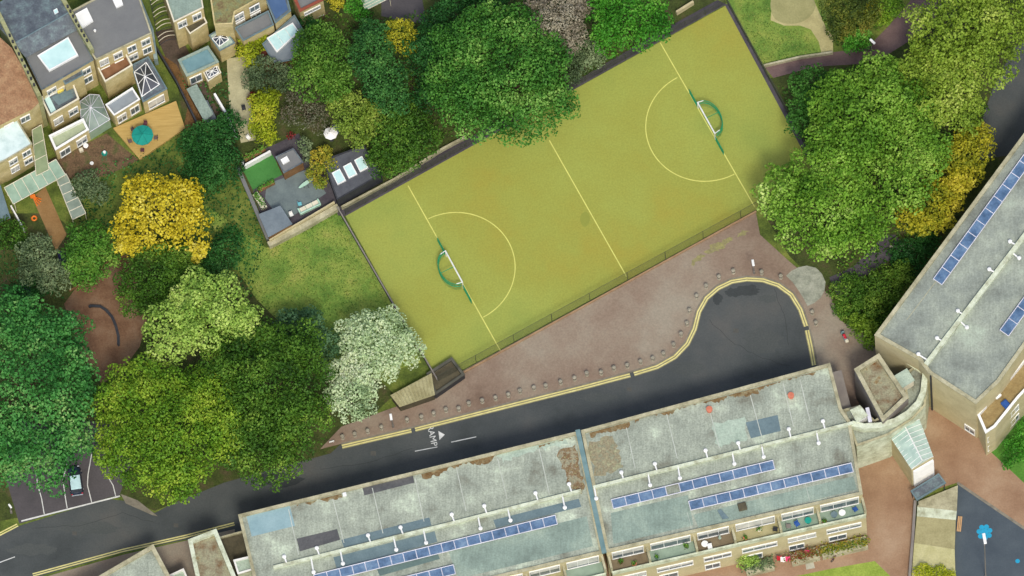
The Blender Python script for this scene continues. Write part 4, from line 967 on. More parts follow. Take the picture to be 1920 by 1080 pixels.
# tan ramp with paler bands
rr = bld('paved_ramp', 'pale tan banded ramp between the brown court and the dark playground', 'ramp', (1752, 1000), 0.8)
for k, (poly, mm) in enumerate([([(1722, 940), (1796, 910), (1794, 958), (1720, 950)], M_capd), ([(1720, 950), (1794, 958), (1792, 975), (1719, 968)], M_cap), ([(1719, 968), (1792, 975), (1790, 1030), (1714, 1018)], mat('ramp_tan', [(146, 140, 100), (166, 160, 118)], 0.8, 0.9, 0.1, 0.1)), ([(1714, 1018), (1790, 1030), (1792, 1100), (1708, 1100)], mat('ramp_pale', [(172, 168, 118), (190, 186, 140)], 0.9, 0.9, 0.1, 0.1))]):
    MB().prism([p[:2] for p in PX(poly, 0.7)], 0, 0.7).build('ramp_section', mm, rr)
MB().wallstrip(PX([(1716, 938), (1712, 1000), (1704, 1100)], 0.9), 0.35, 0, 0.9).build('edge_wall', M_greywall, rr)
# lower left house, small link roofs
rD = bld('apartment_block', 'grey flat roofed block cut by the bottom edge at the lower left beside the road', 'apartment block', (240, 1060), 9)
flat(rD, [(100, 1130), (287, 1021), (345, 1130)], 8.8, M_cream, M_roof, M_capd, 0.5)
rE = bld('link_building', 'small low pale roof at the bottom edge left of the mossy tower', 'link building', (340, 1090), 5)
flat(rE, [(314, 1080), (344, 1066), (372, 1130), (330, 1135)], 5, M_greywall, M_palepatch, M_bright, 0.2)
rF = bld('link_building', 'low brown link roof between the mossy tower and the long block', 'link building', (450, 1040), 5)
flat(rF, [(408, 1008), (460, 994), (490, 1100), (446, 1110)], 6.0, M_greywall, M_brownroof, M_capd, 0.2)
flat(rF, [(438, 1050), (472, 1042), (480, 1066), (446, 1076)], 8.5, M_cap, M_palepatch, M_bright, 0.2, wname='plant_room_wall', rname='plant_room_roof', z0=5.7)
# storage sheds at the pitch corner
s1 = bld('storage_shed', 'shed with ridged pale sheet roof at the bottom corner of the pitch', 'shed', (772, 732), 2.4)
Pq = [Vector(p) for p in PX([(734, 742), (808, 702), (814, 740), (750, 762)], 1.9)]
MB().sides([p[:2] for p in Pq], 0, 1.9).build('wall', M_brownroof, s1)
MB().prism(inset(orient2d([p[:2] for p in Pq]), -0.1), 1.9, 1.97).build('roof', M_corr, s1)
rb = MB()
for k in range(11):
    s = (k + 0.5) / 11; rb.tube([Pq[0].lerp(Pq[1], s) + Vector((0, 0, 0.09)), Pq[3].lerp(Pq[2], s) + Vector((0, 0, 0.09))], 0.07, 6)
rb.build('roof_ridge', M_corr, s1)
s2 = bld('storage_shed', 'dark brown open topped store next to the ridged shed on the pitch', 'shed', (835, 700), 2.2)
flat(s2, [(800, 700), (847, 670), (871, 702), (816, 740)], 1.6, M_dark, M_brownroof, mat('dark_cap', [(74, 74, 66), (92, 92, 82)], 1, 0.9), 0.3, 0.5)

# ---------------------------------------------------------------- terraced houses, upper left
def facet(root, name, pts, mt, th=0.0):
    P = [W(x, y, h) for x, y, h in pts]
    n = (P[1] - P[0]).cross(P[2] - P[0])
    if n.z < 0: P = P[::-1]
    return MB_face(P).build(name, mt, root)
def MB_face(P):
    b = MB(); b.face(P); return b
hA = bld('terraced_house', 'brown tiled terraced house at the left edge', 'house', (20, 150), 9)
facet(hA, 'roof', [(-60, 60, 10.5), (0, 70, 10.5), (22, 90, 10.5), (78, 188, 8.5), (60, 205, 8.2), (0, 235, 8.2), (-60, 262, 8.2)], M_tile)
MB().sides([p[:2] for p in PX([(-60, 262), (60, 205), (78, 188), (22, 90), (-60, 60)], 8.2)], 0, 8.2).build('wall', M_stock, hA)
hB = bld('terraced_house', 'slate roofed terraced house with a huge pale cyan rooflight', 'house', (100, 90), 9)
facet(hB, 'roof', [(-30, 20, 8.8), (95, -50, 8.8), (131, 22, 10.2), (25, 82, 10.2)], M_slate)
facet(hB, 'roof', [(25, 82, 10.2), (131, 22, 10.2), (145, 56, 8.9), (48, 108, 8.9)], M_slate)
MB().tube([W(25, 82, 10.25), W(131, 22, 10.25)], 0.1, 6).build('ridge', M_bluegreyp, hB)
rf = flat(hB, [(48, 106), (145, 54), (175, 112), (78, 168)], 8.6, M_stock, M_greyroof, M_slate, 0.12, 0.15)
rooflight(hB, [(70, 105), (128, 70), (147, 104), (92, 134)], 8.7, bars=0, fw=0.18)
rooflight(hB, [(100, 20), (107, 16), (110, 24), (103, 28)], 9.9, fw=0.06)
flat(hB, [(112, 136), (148, 118), (156, 140), (122, 158)], 7.6, M_stock, M_slate, M_bluegreyp, 0.12, 0.2, wname='dormer_wall', rname='dormer_roof')
e1 = flat(hB, [(76, 182), (136, 152), (148, 185), (93, 217)], 6.0, M_stock, M_slate, M_palewood, 0.18, 0.9, wname='extension_wall', rname='extension_roof')
patch(e1, 'glass_strip', [(80, 178), (90, 176), (106, 208), (96, 212)], 5.2, M_skyglass, 3)
patch(e1, 'deck_patch', [(96, 182), (130, 165), (138, 182), (110, 198)], 5.2, M_bluegreyp)
MB().box((*W(112, 168, 5.5)[:2], 5.4), (0.9, 0.7, 0.6), 0.5, 0.08).build('roof_cushion', mat('yellow_fabric', (220, 200, 90)), hB)
flat(hB, [(92, 254), (156, 222), (166, 243), (104, 281)], 3.6, M_stock, mat('pale_green_deck', [(150, 160, 130), (172, 182, 150)], 0.8), M_bright, 0.25, 0.7, wname='porch_wall', rname='porch_roof')
def wins(root, pts, h, zs, n, w, hh):
    A, B = W(*pts[0], h), W(*pts[1], h)
    for i in range(n):
        for zc in zs: window(root, A, B, (i + 0.5) / n, zc, w, hh, 2)
wins(hB, ((78, 168), (175, 112)), 8.6, (6.4, 3.6), 3, 1.4, 1.7)
wins(hB, ((92, 219), (148, 185)), 6.0, (3.2,), 2, 1.4, 1.8)
wins(hB, ((104, 283), (166, 243)), 3.6, (1.5,), 2, 1.6, 1.8)
hC = bld('terraced_house', 'terraced house with a plain grey flat roof and two white rooflights', 'house', (210, 60), 9)
flat(hC, [(131, 22), (180, -4), (248, -44), (284, 62), (238, 84), (180, 112), (158, 80)], 9.0, M_stock, M_greyroof, M_capd, 0.16, 0.2)
rooflight(hC, [(141, 27), (163, 15), (175, 40), (153, 54)], 9.0, M_bright)
rooflight(hC, [(211, 0), (226, -6), (231, 9), (218, 15)], 9.0, M_bright)
p = W(178, 58, 9); MB().lathe((p.x, p.y, 8.8), [(0.12, 0), (0.12, 0.4), (0.2, 0.45), (0.1, 0.6)], 10).build('vent_pipe', M_bright, hC)
flat(hC, [(182, 124), (234, 96), (248, 122), (197, 153)], 6.2, M_stock, mat('brown_terrace', [(112, 78, 52), (140, 104, 76)], 0.9, 0.9), M_palewood, 0.16, 0.9, wname='terrace_wall', rname='terrace_floor')
lt = flat(hC, [(246, 122), (278, 106), (313, 166), (268, 191)], 4.2, M_stock, M_slate, M_bluegreyp, 0.15, 0.2, wname='extension_wall', rname='extension_roof')
lantern(lt, [(252, 135), (274, 117), (299, 158), (266, 181)], 4.25, 0.9)
e2 = flat(hC, [(198, 196), (248, 164), (262, 186), (214, 216)], 4.0, M_stock, mat('lilac_grey_felt', [(126, 134, 140), (146, 154, 156)], 0.6), M_bright, 0.16, 0.35, wname='extension_wall', rname='extension_roof')
wins(hC, ((180, 112), (284, 62)), 9.0, (7.2, 4.4), 4, 1.3, 1.7)
wins(hC, ((268, 191), (313, 166)), 4.2, (2.0,), 1, 2.4, 2.2); wins(hC, ((214, 216), (262, 186)), 4.0, (1.8,), 2, 1.4, 2.0)
cons = [(150, 190), (168, 177), (186, 178), (206, 224), (166, 249), (152, 222)]
cr = bld('conservatory', 'round fronted greenish glass conservatory behind the brick houses', 'conservatory', (176, 212), 3)
Pc = PX(cons, 2.6); cc = center(Pc); cc.z = 3.6
MB().sides([p[:2] for p in Pc], 0, 2.6).build('wall', M_greenglass, cr)
gm_ = MB(); fm_ = MB()
for i in range(len(Pc)):
    a, b = Vector(Pc[i]), Vector(Pc[(i + 1) % len(Pc)]); gm_.face([a, b, cc] if (b - a).cross(cc - a).z > 0 else [b, a, cc]); fm_.tube([a, b], 0.05, 5); fm_.tube([a, cc], 0.04, 5); fm_.tube([(a + b) / 2, cc], 0.03, 5)
gm_.build('glass_roof', mat('grey_green_glass', [(104, 124, 116), (136, 152, 140)], 0.7, 0.2, spec=0.6), cr); fm_.build('frame', M_alu, cr)
hD = bld('rear_house', 'house with a white stained flat roof at the left edge', 'house', (20, 260), 7)
flat(hD, [(-30, 250), (28, 218), (60, 270), (10, 300), (-30, 318)], 7.0, M_stock, mat('white_stained_roof', [(176, 200, 196), (206, 224, 220), (222, 236, 232)], 0.6, 0.8), M_capd, 0.12, 0.15)
wins(hD, ((10, 300), (60, 270)), 7.0, (5.2, 2.6), 2, 1.3, 1.5)
wins(hA, ((0, 235), (60, 205)), 8.2, (6.4,), 2, 1.4, 1.6)
def canopy(label, poly, h, n, gmt=M_greenglass):
    r = bld('glass_canopy', label, 'glass canopy', (sum(p[0] for p in poly) / 4, sum(p[1] for p in poly) / 4), h)
    q = [Vector(p) for p in PX(poly, h)]
    MB().prism([p[:2] for p in q], h, h + 0.03).build('glass_roof', gmt, r)
    b = MB()
    for k in range(n + 1):
        s = k / n; b.tube([q[0].lerp(q[1], s) + Vector((0, 0, .05)), q[3].lerp(q[2], s) + Vector((0, 0, .05))], 0.05, 5)
    b.tube([q[0] + Vector((0, 0, .05)), q[1] + Vector((0, 0, .05))], 0.05, 5); b.tube([q[3] + Vector((0, 0, .05)), q[2] + Vector((0, 0, .05))], 0.05, 5)
    b.build('frame', M_palewood, r)
    for p_ in q:
        c_ = p_.lerp(sum(q, Vector()) / 4, 0.05); MB().box((c_.x, c_.y, h / 2 - 0.02), (0.09, 0.09, h - 0.04)).build('post', M_palewood, r)
canopy('wide pale green glass canopy with white bars above the ochre garden path', [(8, 352), (105, 299), (123, 328), (25, 383)], 2.8, 6)
canopy('narrow green glass passage roof beside the white stained roof', [(60, 244), (68, 330), (92, 318), (78, 234)], 2.9, 3, mat('dull_green_glass', [(116, 132, 96), (146, 160, 124)], 0.6, 0.3))
canopy('long grey lean-to roof running down from the wide green canopy', [(105, 334), (136, 412), (161, 400), (124, 326)], 2.3, 5, mat('dusty_glass', [(116, 130, 116), (146, 158, 142)], 0.7, 0.4))
gs = bld('garden_shed', 'pale grey shed roof cut by the left edge', 'shed', (5, 390), 2.4)
flat(gs, [(-30, 380), (0, 350), (18, 408), (-30, 430)], 2.4, M_wood, M_bluegreyp)
# party walls with chimney pots
def party(label, a, b, h, n):
    r = bld('chimney_wall', label, 'chimney wall', ((a[0] + b[0]) / 2, (a[1] + b[1]) / 2), h)
    A, B = W(*a, h), W(*b, h)
    MB().wallstrip([A, (A + B) / 2, B], 0.55, 0, h).build('wall', mat('mossy_brick_wall', [(128, 132, 88), (156, 156, 112), (136, 146, 120)], 0.8, 0.9, 0.2, 0.15), r)
    for k in range(n):
        p = A.lerp(B, 0.3 + 0.65 * k / n); MB().lathe((p.x, p.y, h), [(0.16, 0), (0.14, 0.42), (0.17, 0.45), (0.1, 0.46)], 10).build('chimney_pot', M_dark, r)
party('brick party wall with a row of dark chimney pots left of the slate roof', (-5, 20), (74, 180), 10.4, 9)
party('brick party wall with a row of dark chimney pots left of the plain grey roof', (108, -20), (172, 92), 10.4, 8)
hE = bld('terraced_house', 'pale grey roofed house beside the ribbed pergola at the top edge', 'house', (345, 10), 9)
flat(hE, [(298, -40), (368, -60), (381, 14), (326, 41)], 9.0, M_stock, M_roofg, M_palewood, 0.14, 0.2)
flat(hE, [(342, 42), (378, 22), (388, 42), (356, 63)], 6.0, M_stock, M_brownroof, M_palewood, 0.12, 0.5, wname='terrace_wall', rname='terrace_floor')
e3 = flat(hE, [(334, 112), (390, 86), (410, 116), (350, 143)], 4.0, M_stock, mat('teal_felt', [(96, 130, 136), (118, 152, 156)], 0.6, 0.8), M_roofg, 0.3, 0.25, wname='extension_wall', rname='extension_roof')
wins(hE, ((326, 41), (381, 14)), 9.0, (7.2,), 2, 1.3, 1.8); wins(hE, ((350, 143), (410, 116)), 4.0, (1.9,), 2, 1.7, 2.0)
lq = flat(hE, [(392, 66), (418, 50), (440, 80), (412, 95)], 4.0, M_stock, M_palepatch, M_bluegreyp, 0.1, 0.15, wname='extension_wall', rname='extension_roof')
lantern(lq, [(398, 72), (415, 57), (429, 74), (411, 87)], 4.0, 0.7)
lq = flat(hE, [(380, 132), (406, 118), (414, 136), (390, 152)], 3.0, M_stock, M_slate, M_palewood, 0.1, 0.15, wname='porch_wall', rname='porch_roof')
lantern(lq, [(386, 134), (404, 124), (410, 136), (392, 146)], 3.0, 0.5)
hF = bld('terraced_house', 'yellow brick house with a blue panelled roof at the top edge', 'house', (480, 20), 8)
flat(hF, [(392, -20), (470, -60), (497, -10), (440, 22), (436, 44), (402, 46)], 8.2, M_stock, mat('cluttered_roof', [(104, 78, 60), (130, 128, 84), (104, 120, 96)], 1.2, 0.9, 0.3, 0.2), M_stock, 0.15, 0.2)
wins(hF, ((402, 46), (490, -2)), 8.2, (6.6, 4.2), 3, 1.5, 1.6)
flat(hF, [(440, 52), (503, 20), (513, 46), (456, 76)], 5.0, M_stock, M_greyroof, M_bluegreyp, 0.15, 0.25, wname='extension_wall', rname='extension_roof')
bp_ = flat(hF, [(493, -14), (532, -30), (545, 20), (516, 43)], 5.2, M_stock, M_slate, M_bluegreyp, 0.15, 0.2, wname='extension_wall', rname='extension_roof')
patch(bp_, 'blue_panel', [(497, -8), (529, -20), (540, 18), (517, 36)], 5.1, mat('navy_panel', [(66, 92, 128), (80, 106, 142)], 0.8, 0.4))
e4 = flat(hF, [(492, 82), (552, 28), (573, 64), (548, 112), (514, 118)], 3.4, M_wood, mat('steel_grey_roof', [(112, 122, 128), (130, 138, 142)], 0.4), M_bluegreyp, 0.12, 0.15, wname='garden_room_wall', rname='garden_room_roof')
rooflight(e4, [(500, 72), (549, 43), (561, 60), (519, 99)], 3.4, M_skyglass, 2, fw=0.16)
flat(hF, [(478, 88), (491, 80), (511, 113), (499, 117)], 2.6, M_wood, mat('maroon_roof', [(72, 34, 26), (92, 46, 36)], 1), M_wood, 0.1, 0.1, wname='shed_wall', rname='shed_roof')
hG = bld('terraced_house', 'red edged roof terrace at the top edge above the grey roof', 'house', (575, 0), 5)
flat(hG, [(548, -8), (598, -34), (606, 0), (562, 22)], 5.0, M_stock, M_greyroof, mat('red_edge', [(130, 66, 50), (150, 84, 64)], 1), 0.35, 0.4)
wins(hG, ((562, 22), (606, 0)), 5.0, (3.6,), 1, 2.4, 0.8)
canopy('white barred canopy at the top edge beside the grey patio', [(678, 0), (684, 20), (732, -4), (726, -24)], 2.6, 4, M_greenglass)
# ribbed pergola over the dark alley
pg = bld('ribbed_pergola', 'row of thin curved ribs over the dark alley at the top left', 'pergola', (305, 45), 2)
for k in range(13):
    x0, y0 = 280 + k * 1.6, -6 + k * 7.6
    a, b = W(x0, y0, 2.0), W(x0 + 30, y0 - 12, 2.0)
    MB().tube([a.lerp(b, s) + Vector((0, 0, 0.7 * math.sin(math.pi * s))) for s in [i / 8 for i in range(9)]], 0.05, 5).build('rib', M_palewood if k % 3 else M_dark, pg)
MB().tube([W(280, -6, 2), W(300, 86, 2)], 0.05, 5).build('side_rail', M_dark, pg); MB().tube([W(310, -18, 2), W(330, 74, 2)], 0.05, 5).build('side_rail', M_dark, pg)
# garden studio and sheds
st = bld('garden_studio', 'dark flat roofed garden studio with three pale rooflights', 'garden studio', (660, 325), 2.8)
flat(st, [(606, 300), (682, 272), (716, 326), (632, 374)], 2.8, M_dark, mat('charcoal_roof', [(72, 74, 80), (94, 98, 102)], 0.6, 0.8, 0.1, 0.08), M_dark, 0.12, 0.12)
for (x, y) in ((635, 332), (656, 320), (677, 308)):
    rooflight(st, [(x - 13, y - 7), (x + 2, y - 15), (x + 14, y + 7), (x - 2, y + 15)], 2.8, M_skyglass, fw=0.12)
gh = bld('garden_shed', 'small grey shed with one white square rooflight beside the green lawn', 'shed', (542, 300), 2.5)
flat(gh, [(517, 294), (550, 278), (568, 304), (532, 324)], 2.5, M_wood, M_greyroof, M_slate, 0.1, 0.1)
rooflight(gh, [(526, 300), (538, 293), (543, 302), (531, 309)], 2.5, M_bright)
gh = bld('garden_shed', 'blue grey shed roof at the lower corner of the patio garden', 'shed', (515, 415), 2.3)
flat(gh, [(487, 403), (525, 388), (546, 420), (504, 443)], 2.3, M_wood, mat('shed_bluegrey', [(96, 108, 116), (124, 136, 142)], 0.4, 0.7, 0.1, 0.05))
for pl, lb, mm in (([(352, 168), (368, 160), (398, 214), (384, 226)], 'narrow teal grey lean-to roof beside the dark alley', M_roofg), ([(374, 196), (388, 190), (404, 222), (388, 232)], 'small dark shed roof at the foot of the dark alley', M_slate)):
    gh = bld('garden_shed', lb, 'shed', (sum(p[0] for p in pl) / 4, sum(p[1] for p in pl) / 4), 2.2); flat(gh, pl, 2.2 if mm is M_roofg else 1.9, M_wood, mm)
dk = MB().prism([p[:2] for p in PX([(212, 240), (240, 228), (330, 189), (347, 240), (262, 299)], 0.45)], 0, 0.45).build('timber_deck', M_deck)
dk['label'] = 'honey coloured timber deck behind the brick houses'; dk['category'] = 'deck'

# ---------------------------------------------------------------- furniture and small things
def chair_parts(root, x, y, z, a, mt=None, s=1.0):
    pass
def garden_chair(label, px, py, z, rz, mt, group=None):
    p = W(px, py, z + 0.45); r = thing('garden_chair', label, 'garden chair', (p.x, p.y, z), group)
    o = Vector((p.x, p.y, z))
    co, si = math.cos(rz), math.sin(rz)
    def T(x, y, h): return (o.x + x * co - y * si, o.y + x * si + y * co, z + h)
    MB().box(T(0, 0, 0.43), (0.5, 0.5, 0.07), rz, 0.02).build('seat', mt, r)
    MB().box(T(0, 0.25, 0.7), (0.5, 0.06, 0.5), rz, 0.02).build('backrest', mt, r)
    for sx in (-1, 1):
        for sy in (-1, 1): MB().tube([T(sx * .21, sy * .2, 0.4), T(sx * .24, sy * .24, 0)], 0.02, 5).build('leg', M_dark, r)
    return r
# teal parasol with five chairs
c = W(267, 253, 2.5); ps = thing('parasol', 'round teal parasol open over the timber deck', 'parasol', (c.x, c.y, 0.45))
b = MB(); n_ = 12; rad = 1.45
top = Vector((c.x, c.y, 2.95)); rim = [Vector((c.x + rad * math.cos(2 * math.pi * i / n_), c.y + rad * math.sin(2 * math.pi * i / n_), 2.45)) for i in range(n_)]
for i in range(n_): b.face([rim[i], rim[(i + 1) % n_], top]); b.face([rim[i] - Vector((0, 0, .12)), rim[(i + 1) % n_] - Vector((0, 0, .12)), rim[(i + 1) % n_], rim[i]])
b.build('canopy', M_tealfab, ps)
MB().tube([(c.x, c.y, 0.45), (c.x, c.y, 2.93)], 0.03, 8).build('pole', M_dark, ps); MB().lathe((c.x, c.y, 0.45), [(0.3, 0), (0.3, 0.08), (0.06, 0.12)], 14).build('base', M_dark, ps)
b = MB()
for i in range(0, n_, 2): b.tube([rim[i] + Vector((0, 0, .02)), top + Vector((0, 0, .02))], 0.02, 4)
b.build('rib', mat('dark_teal', (14, 104, 96)), ps)
sd_ = ['above left of', 'above', 'right of', 'below', 'left of']
for k, (dx, dy, w_) in enumerate([(-16, -12, 'left'), (5, -23, 'top'), (24, 2, 'right'), (0, 24, 'bottom'), (-22, 8, 'lower left')]):
    rz = math.atan2(-dy, dx) - math.pi / 2
    garden_chair('dusky chair under the %s edge of the teal parasol' % w_, 267 + dx * 1.05, 256 + dy * 1.05, 0.45, rz, M_maroon if k % 2 else mat('dusky_fabric', (110, 92, 90)))
# white parasol and table
c = W(622, 262, 0); ps = thing('parasol', 'faded white parasol in the middle garden beside a blue grey tub', 'parasol', (c.x, c.y, 0))
top = Vector((c.x, c.y, 2.6)); b = MB(); rim = [Vector((c.x + 0.95 * math.cos(math.pi * i / 4), c.y + 0.95 * math.sin(math.pi * i / 4), 2.2)) for i in range(8)]
for i in range(8): b.face([rim[i], rim[(i + 1) % 8], top])
b.build('canopy', M_bright, ps); MB().tube([(c.x, c.y, 0), (c.x, c.y, 2.58)], 0.03, 8).build('pole', M_dark, ps); MB().lathe((c.x, c.y, 0.02), [(0.3, 0), (0.3, 0.08), (0.06, 0.12)], 14).build('base', M_dark, ps)
def single(mb, name, mt, label, cat, group=None, smooth=False):
    o = mb.build(name, mt, smooth=smooth); o['label'] = label; o['category'] = cat
    if group: o['group'] = group
    return o
c = W(628, 244, 0.6); single(MB().lathe((c.x, c.y, 0), [(0.5, 0), (0.62, 0.5), (0.66, 0.9), (0.58, 0.9), (0.5, 0.3)], 20), 'garden_tub', M_bluegreyp, 'round blue grey tub beside the faded white parasol', 'tub')
# sofa
c = W(580, 388, 0.4); rz = R(27); sf = thing('garden_sofa', 'pale green outdoor sofa against the patio wall', 'garden sofa', (c.x, c.y, 0))
def LT(c, rz): return lambda x, y, z: (c.x + x * math.cos(rz) - y * math.sin(rz), c.y + x * math.sin(rz) + y * math.cos(rz), z)
T = LT(c, rz); M_mint = mat('mint_cushion', [(160, 200, 178), (184, 216, 196)], 1, 0.8)
MB().box(T(0, 0, 0.28), (3.0, 0.95, 0.4), rz, 0.06).build('seat', M_mint, sf); MB().box(T(0, -0.42, 0.6), (3.0, 0.22, 0.5), rz, 0.06).build('backrest', M_mint, sf)
for s in (-1, 1): MB().box(T(s * 1.45, 0, 0.45), (0.2, 0.95, 0.5), rz, 0.05).build('armrest', M_mint, sf)
for k in range(3): MB().box(T(-0.9 + 0.9 * k, 0.06, 0.52), (0.84, 0.7, 0.12), rz, 0.04).build('cushion', M_palewood, sf)
c = W(574, 343, 0.7); tb = thing('garden_table', 'oval pale green table on the slate patio', 'table', (c.x, c.y, 0))
pr = MB(); pr.prism([(c.x + 0.55 * math.cos(a) * math.cos(2.1) - 1.1 * math.sin(a) * math.sin(2.1) * -1, c.y + 0.55 * math.cos(a) * math.sin(2.1) * -1 + 1.1 * math.sin(a) * math.cos(2.1) * -1) for a in [2 * math.pi * i / 24 for i in range(24)]], 0.68, 0.74)
pr.build('tabletop', M_mint, tb)
for sx, sy in ((-1, -1), (1, -1), (1, 1), (-1, 1)): MB().tube([(c.x + 0.3 * sx, c.y + 0.45 * sy, 0), (c.x + 0.22 * sx, c.y + 0.35 * sy, 0.68)], 0.03, 6).build('leg', M_dark, tb)
garden_chair('white metal chair between the sofa and the shed roof', 546, 402, 0.03, 0.4, M_bright)
garden_chair('turquoise chair at the end of the pale green sofa', 562, 382, 0.03, 1.8, mat('turq', (110, 180, 190)))
garden_chair('white framed chair with blue seat beside the acid yellow bush', 466, 258, 0.03, 0.8, M_bright)
garden_chair('dark chair on the cream garden path', 457, 203, 0.03, 0.2, M_dark)
# planters
def planter(label, pts, h, w, mt):
    P = PX(pts, h); c_ = (Vector(P[0]) + Vector(P[-1])) / 2
    r = thing('planter', label, 'planter', (c_.x, c_.y, 0))
    MB().wallstrip(P, w, 0, h).build('trough', mt, r)
    A, B = Vector(P[0]), Vector(P[-1]); n = int((B - A).length * 60); s = rng.uniform(0, 1, (n, 1))
    Q = np.array(A)[None] * (1 - s) + np.array(B)[None] * s + rng.normal(size=(n, 3)) * np.array([w * 0.3, w * 0.3, 0.12]); Q[:, 2] += 0.22
    Nn = rng.normal(size=(n, 3)) * 0.5 + np.array([0, 0, 1]); Nn /= np.linalg.norm(Nn, axis=1, keepdims=True)
    leaf_mesh('foliage', Q, Nn, 0.22, L_mid, r, (c_.x, c_.y, 0))
planter('pale edged planter of green shrubs on the left side of the slate patio', [(478, 362), (488, 376), (496, 390)], 0.6, 0.8, M_palewood)
planter('planter of green shrubs between the slate patio and the artificial lawn', [(484, 356), (500, 347), (514, 340)], 0.6, 0.5, M_wood)
planter('planter of pinkish shrubs behind the white garden wall', [(458, 298), (478, 288), (496, 277)], 0.7, 0.7, M_wood)
# garden slide and toys
c = W(63, 375, 0); sl = thing('garden_slide', 'orange garden climbing frame below the wide green canopy', 'climbing frame', (c.x, c.y, 0))
for k in range(4):
    a = R(-60 + 22 * k); MB().tube([(c.x, c.y, 1.3), (c.x + 1.0 * math.cos(a), c.y + 1.0 * math.sin(a), 0)], 0.07, 6).build('leg', M_orange, sl)
MB().box((c.x, c.y, 1.3), (0.7, 0.5, 0.12), 0.3, 0.03).build('platform', M_orange, sl)
c = W(64, 409, 0.2); single(MB().tube([(c.x + 0.3 * math.cos(a), c.y + 0.3 * math.sin(a), 0.15) for a in [2 * math.pi * i / 16 for i in range(16)]], 0.12, 8, closed=True), 'toy_ring', M_orange, 'orange ring shaped toy lying on the ochre garden path', 'toy', smooth=True)
c = W(161, 274, 0.5); single(MB().tube([(c.x + 0.26 * math.cos(a), c.y + 0.26 * math.sin(a), 0.7) for a in [2 * math.pi * i / 16 for i in range(16)]], 0.1, 8, closed=True).lathe((c.x, c.y, 0), [(0.2, 0), (0.26, 0.68)], 12), 'plant_pot', M_bright, 'round white rimmed pot behind the white parapet porch', 'pot', smooth=True)
c = W(152, 281, 0.4); single(MB().box((c.x, c.y, 0.3), (0.55, 0.5, 0.6), 0.4, 0.05).box((c.x, c.y, 0.63), (0.4, 0.36, 0.08), 0.4), 'storage_box', M_palewood, 'small pale box next to the white rimmed pot', 'box')
c = W(172, 306, 0.4); single(MB().lathe((c.x, c.y, 0), [(0.15, 0), (0.24, 0.4), (0.26, 0.42), (0.1, 0.44)], 12), 'plant_pot', M_bright, 'small white pot in the garden soil left of the green barrow', 'pot')
c = W(196, 290, 0.4); wb = thing('wheelbarrow', 'green wheelbarrow with a white load beside the timber deck', 'wheelbarrow', (c.x, c.y, 0))
MB().lathe((c.x, c.y + 0.1, 0.3), [(0.25, 0), (0.4, 0.3), (0.36, 0.3), (0.22, 0.06)], 14).build('tray', M_tealfab, wb)
MB().lathe((c.x, c.y + 0.3, 0.4), [(0.2, 0), (0.2, 0.3), (0.1, 0.34)], 12).build('load', M_bright, wb)
for s in (-1, 1): MB().tube([(c.x + s * 0.25, c.y - 0.9, 0.55), (c.x + s * 0.15, c.y + 0.5, 0.28)], 0.025, 6).build('handle', M_green, wb)
MB().tube([(c.x - 0.05, c.y + 0.62, 0.2), (c.x + 0.05, c.y + 0.62, 0.2)], 0.2, 14).build('wheel', M_rubber, wb)
# garden bench near the top
c = W(596, 29, 0.5); r = thing('garden_bench', 'white garden bench near the top edge left of a green bush', 'bench', (c.x, c.y, 0)); rz = R(25); T = LT(c, rz)
MB().box(T(0, 0, 0.45), (1.6, 0.45, 0.07), rz).build('seat', M_bright, r); MB().box(T(0, 0.22, 0.7), (1.6, 0.06, 0.4), rz).build('backrest', M_bright, r)
for s in (-1, 1): MB().box(T(s * 0.7, 0, 0.2), (0.08, 0.4, 0.42), rz).build('leg', M_bright, r)
# dark curved strip raised on short blocks in the earth clearing
P = PX([(168, 573), (188, 574), (200, 582), (210, 594), (217, 610), (222, 630), (222, 645)], 0.5)
cb = MB().wallstrip(P, 0.36, 0.36, 0.5); o = thing('curved_strip', 'dark curved raised strip standing in the brown earth clearing', 'bench', (P[3][0], P[3][1], 0)); cb.build('seat', M_dark, o)
for p in P[::2]: MB().box((p[0], p[1], 0.18), (0.3, 0.3, 0.36), 0.4).build('leg', M_dark, o)
for (x, y, lb) in [(118, 490, 'navy garden sheet lying between two trees beside the ochre path'), (50, 545, 'navy garden sheet lying left of the feathery tree')]:
    P_ = PX([(x - 10, y - 20), (x + 5, y - 14), (x + 10, y + 10), (x + 2, y + 22), (x - 8, y + 4)], 0.06)
    single(MB().prism([p[:2] for p in P_], 0.02, 0.3), 'garden_cover', mat('navy_sheet', [(40, 40, 70), (56, 56, 88)], 1), lb, 'cover')

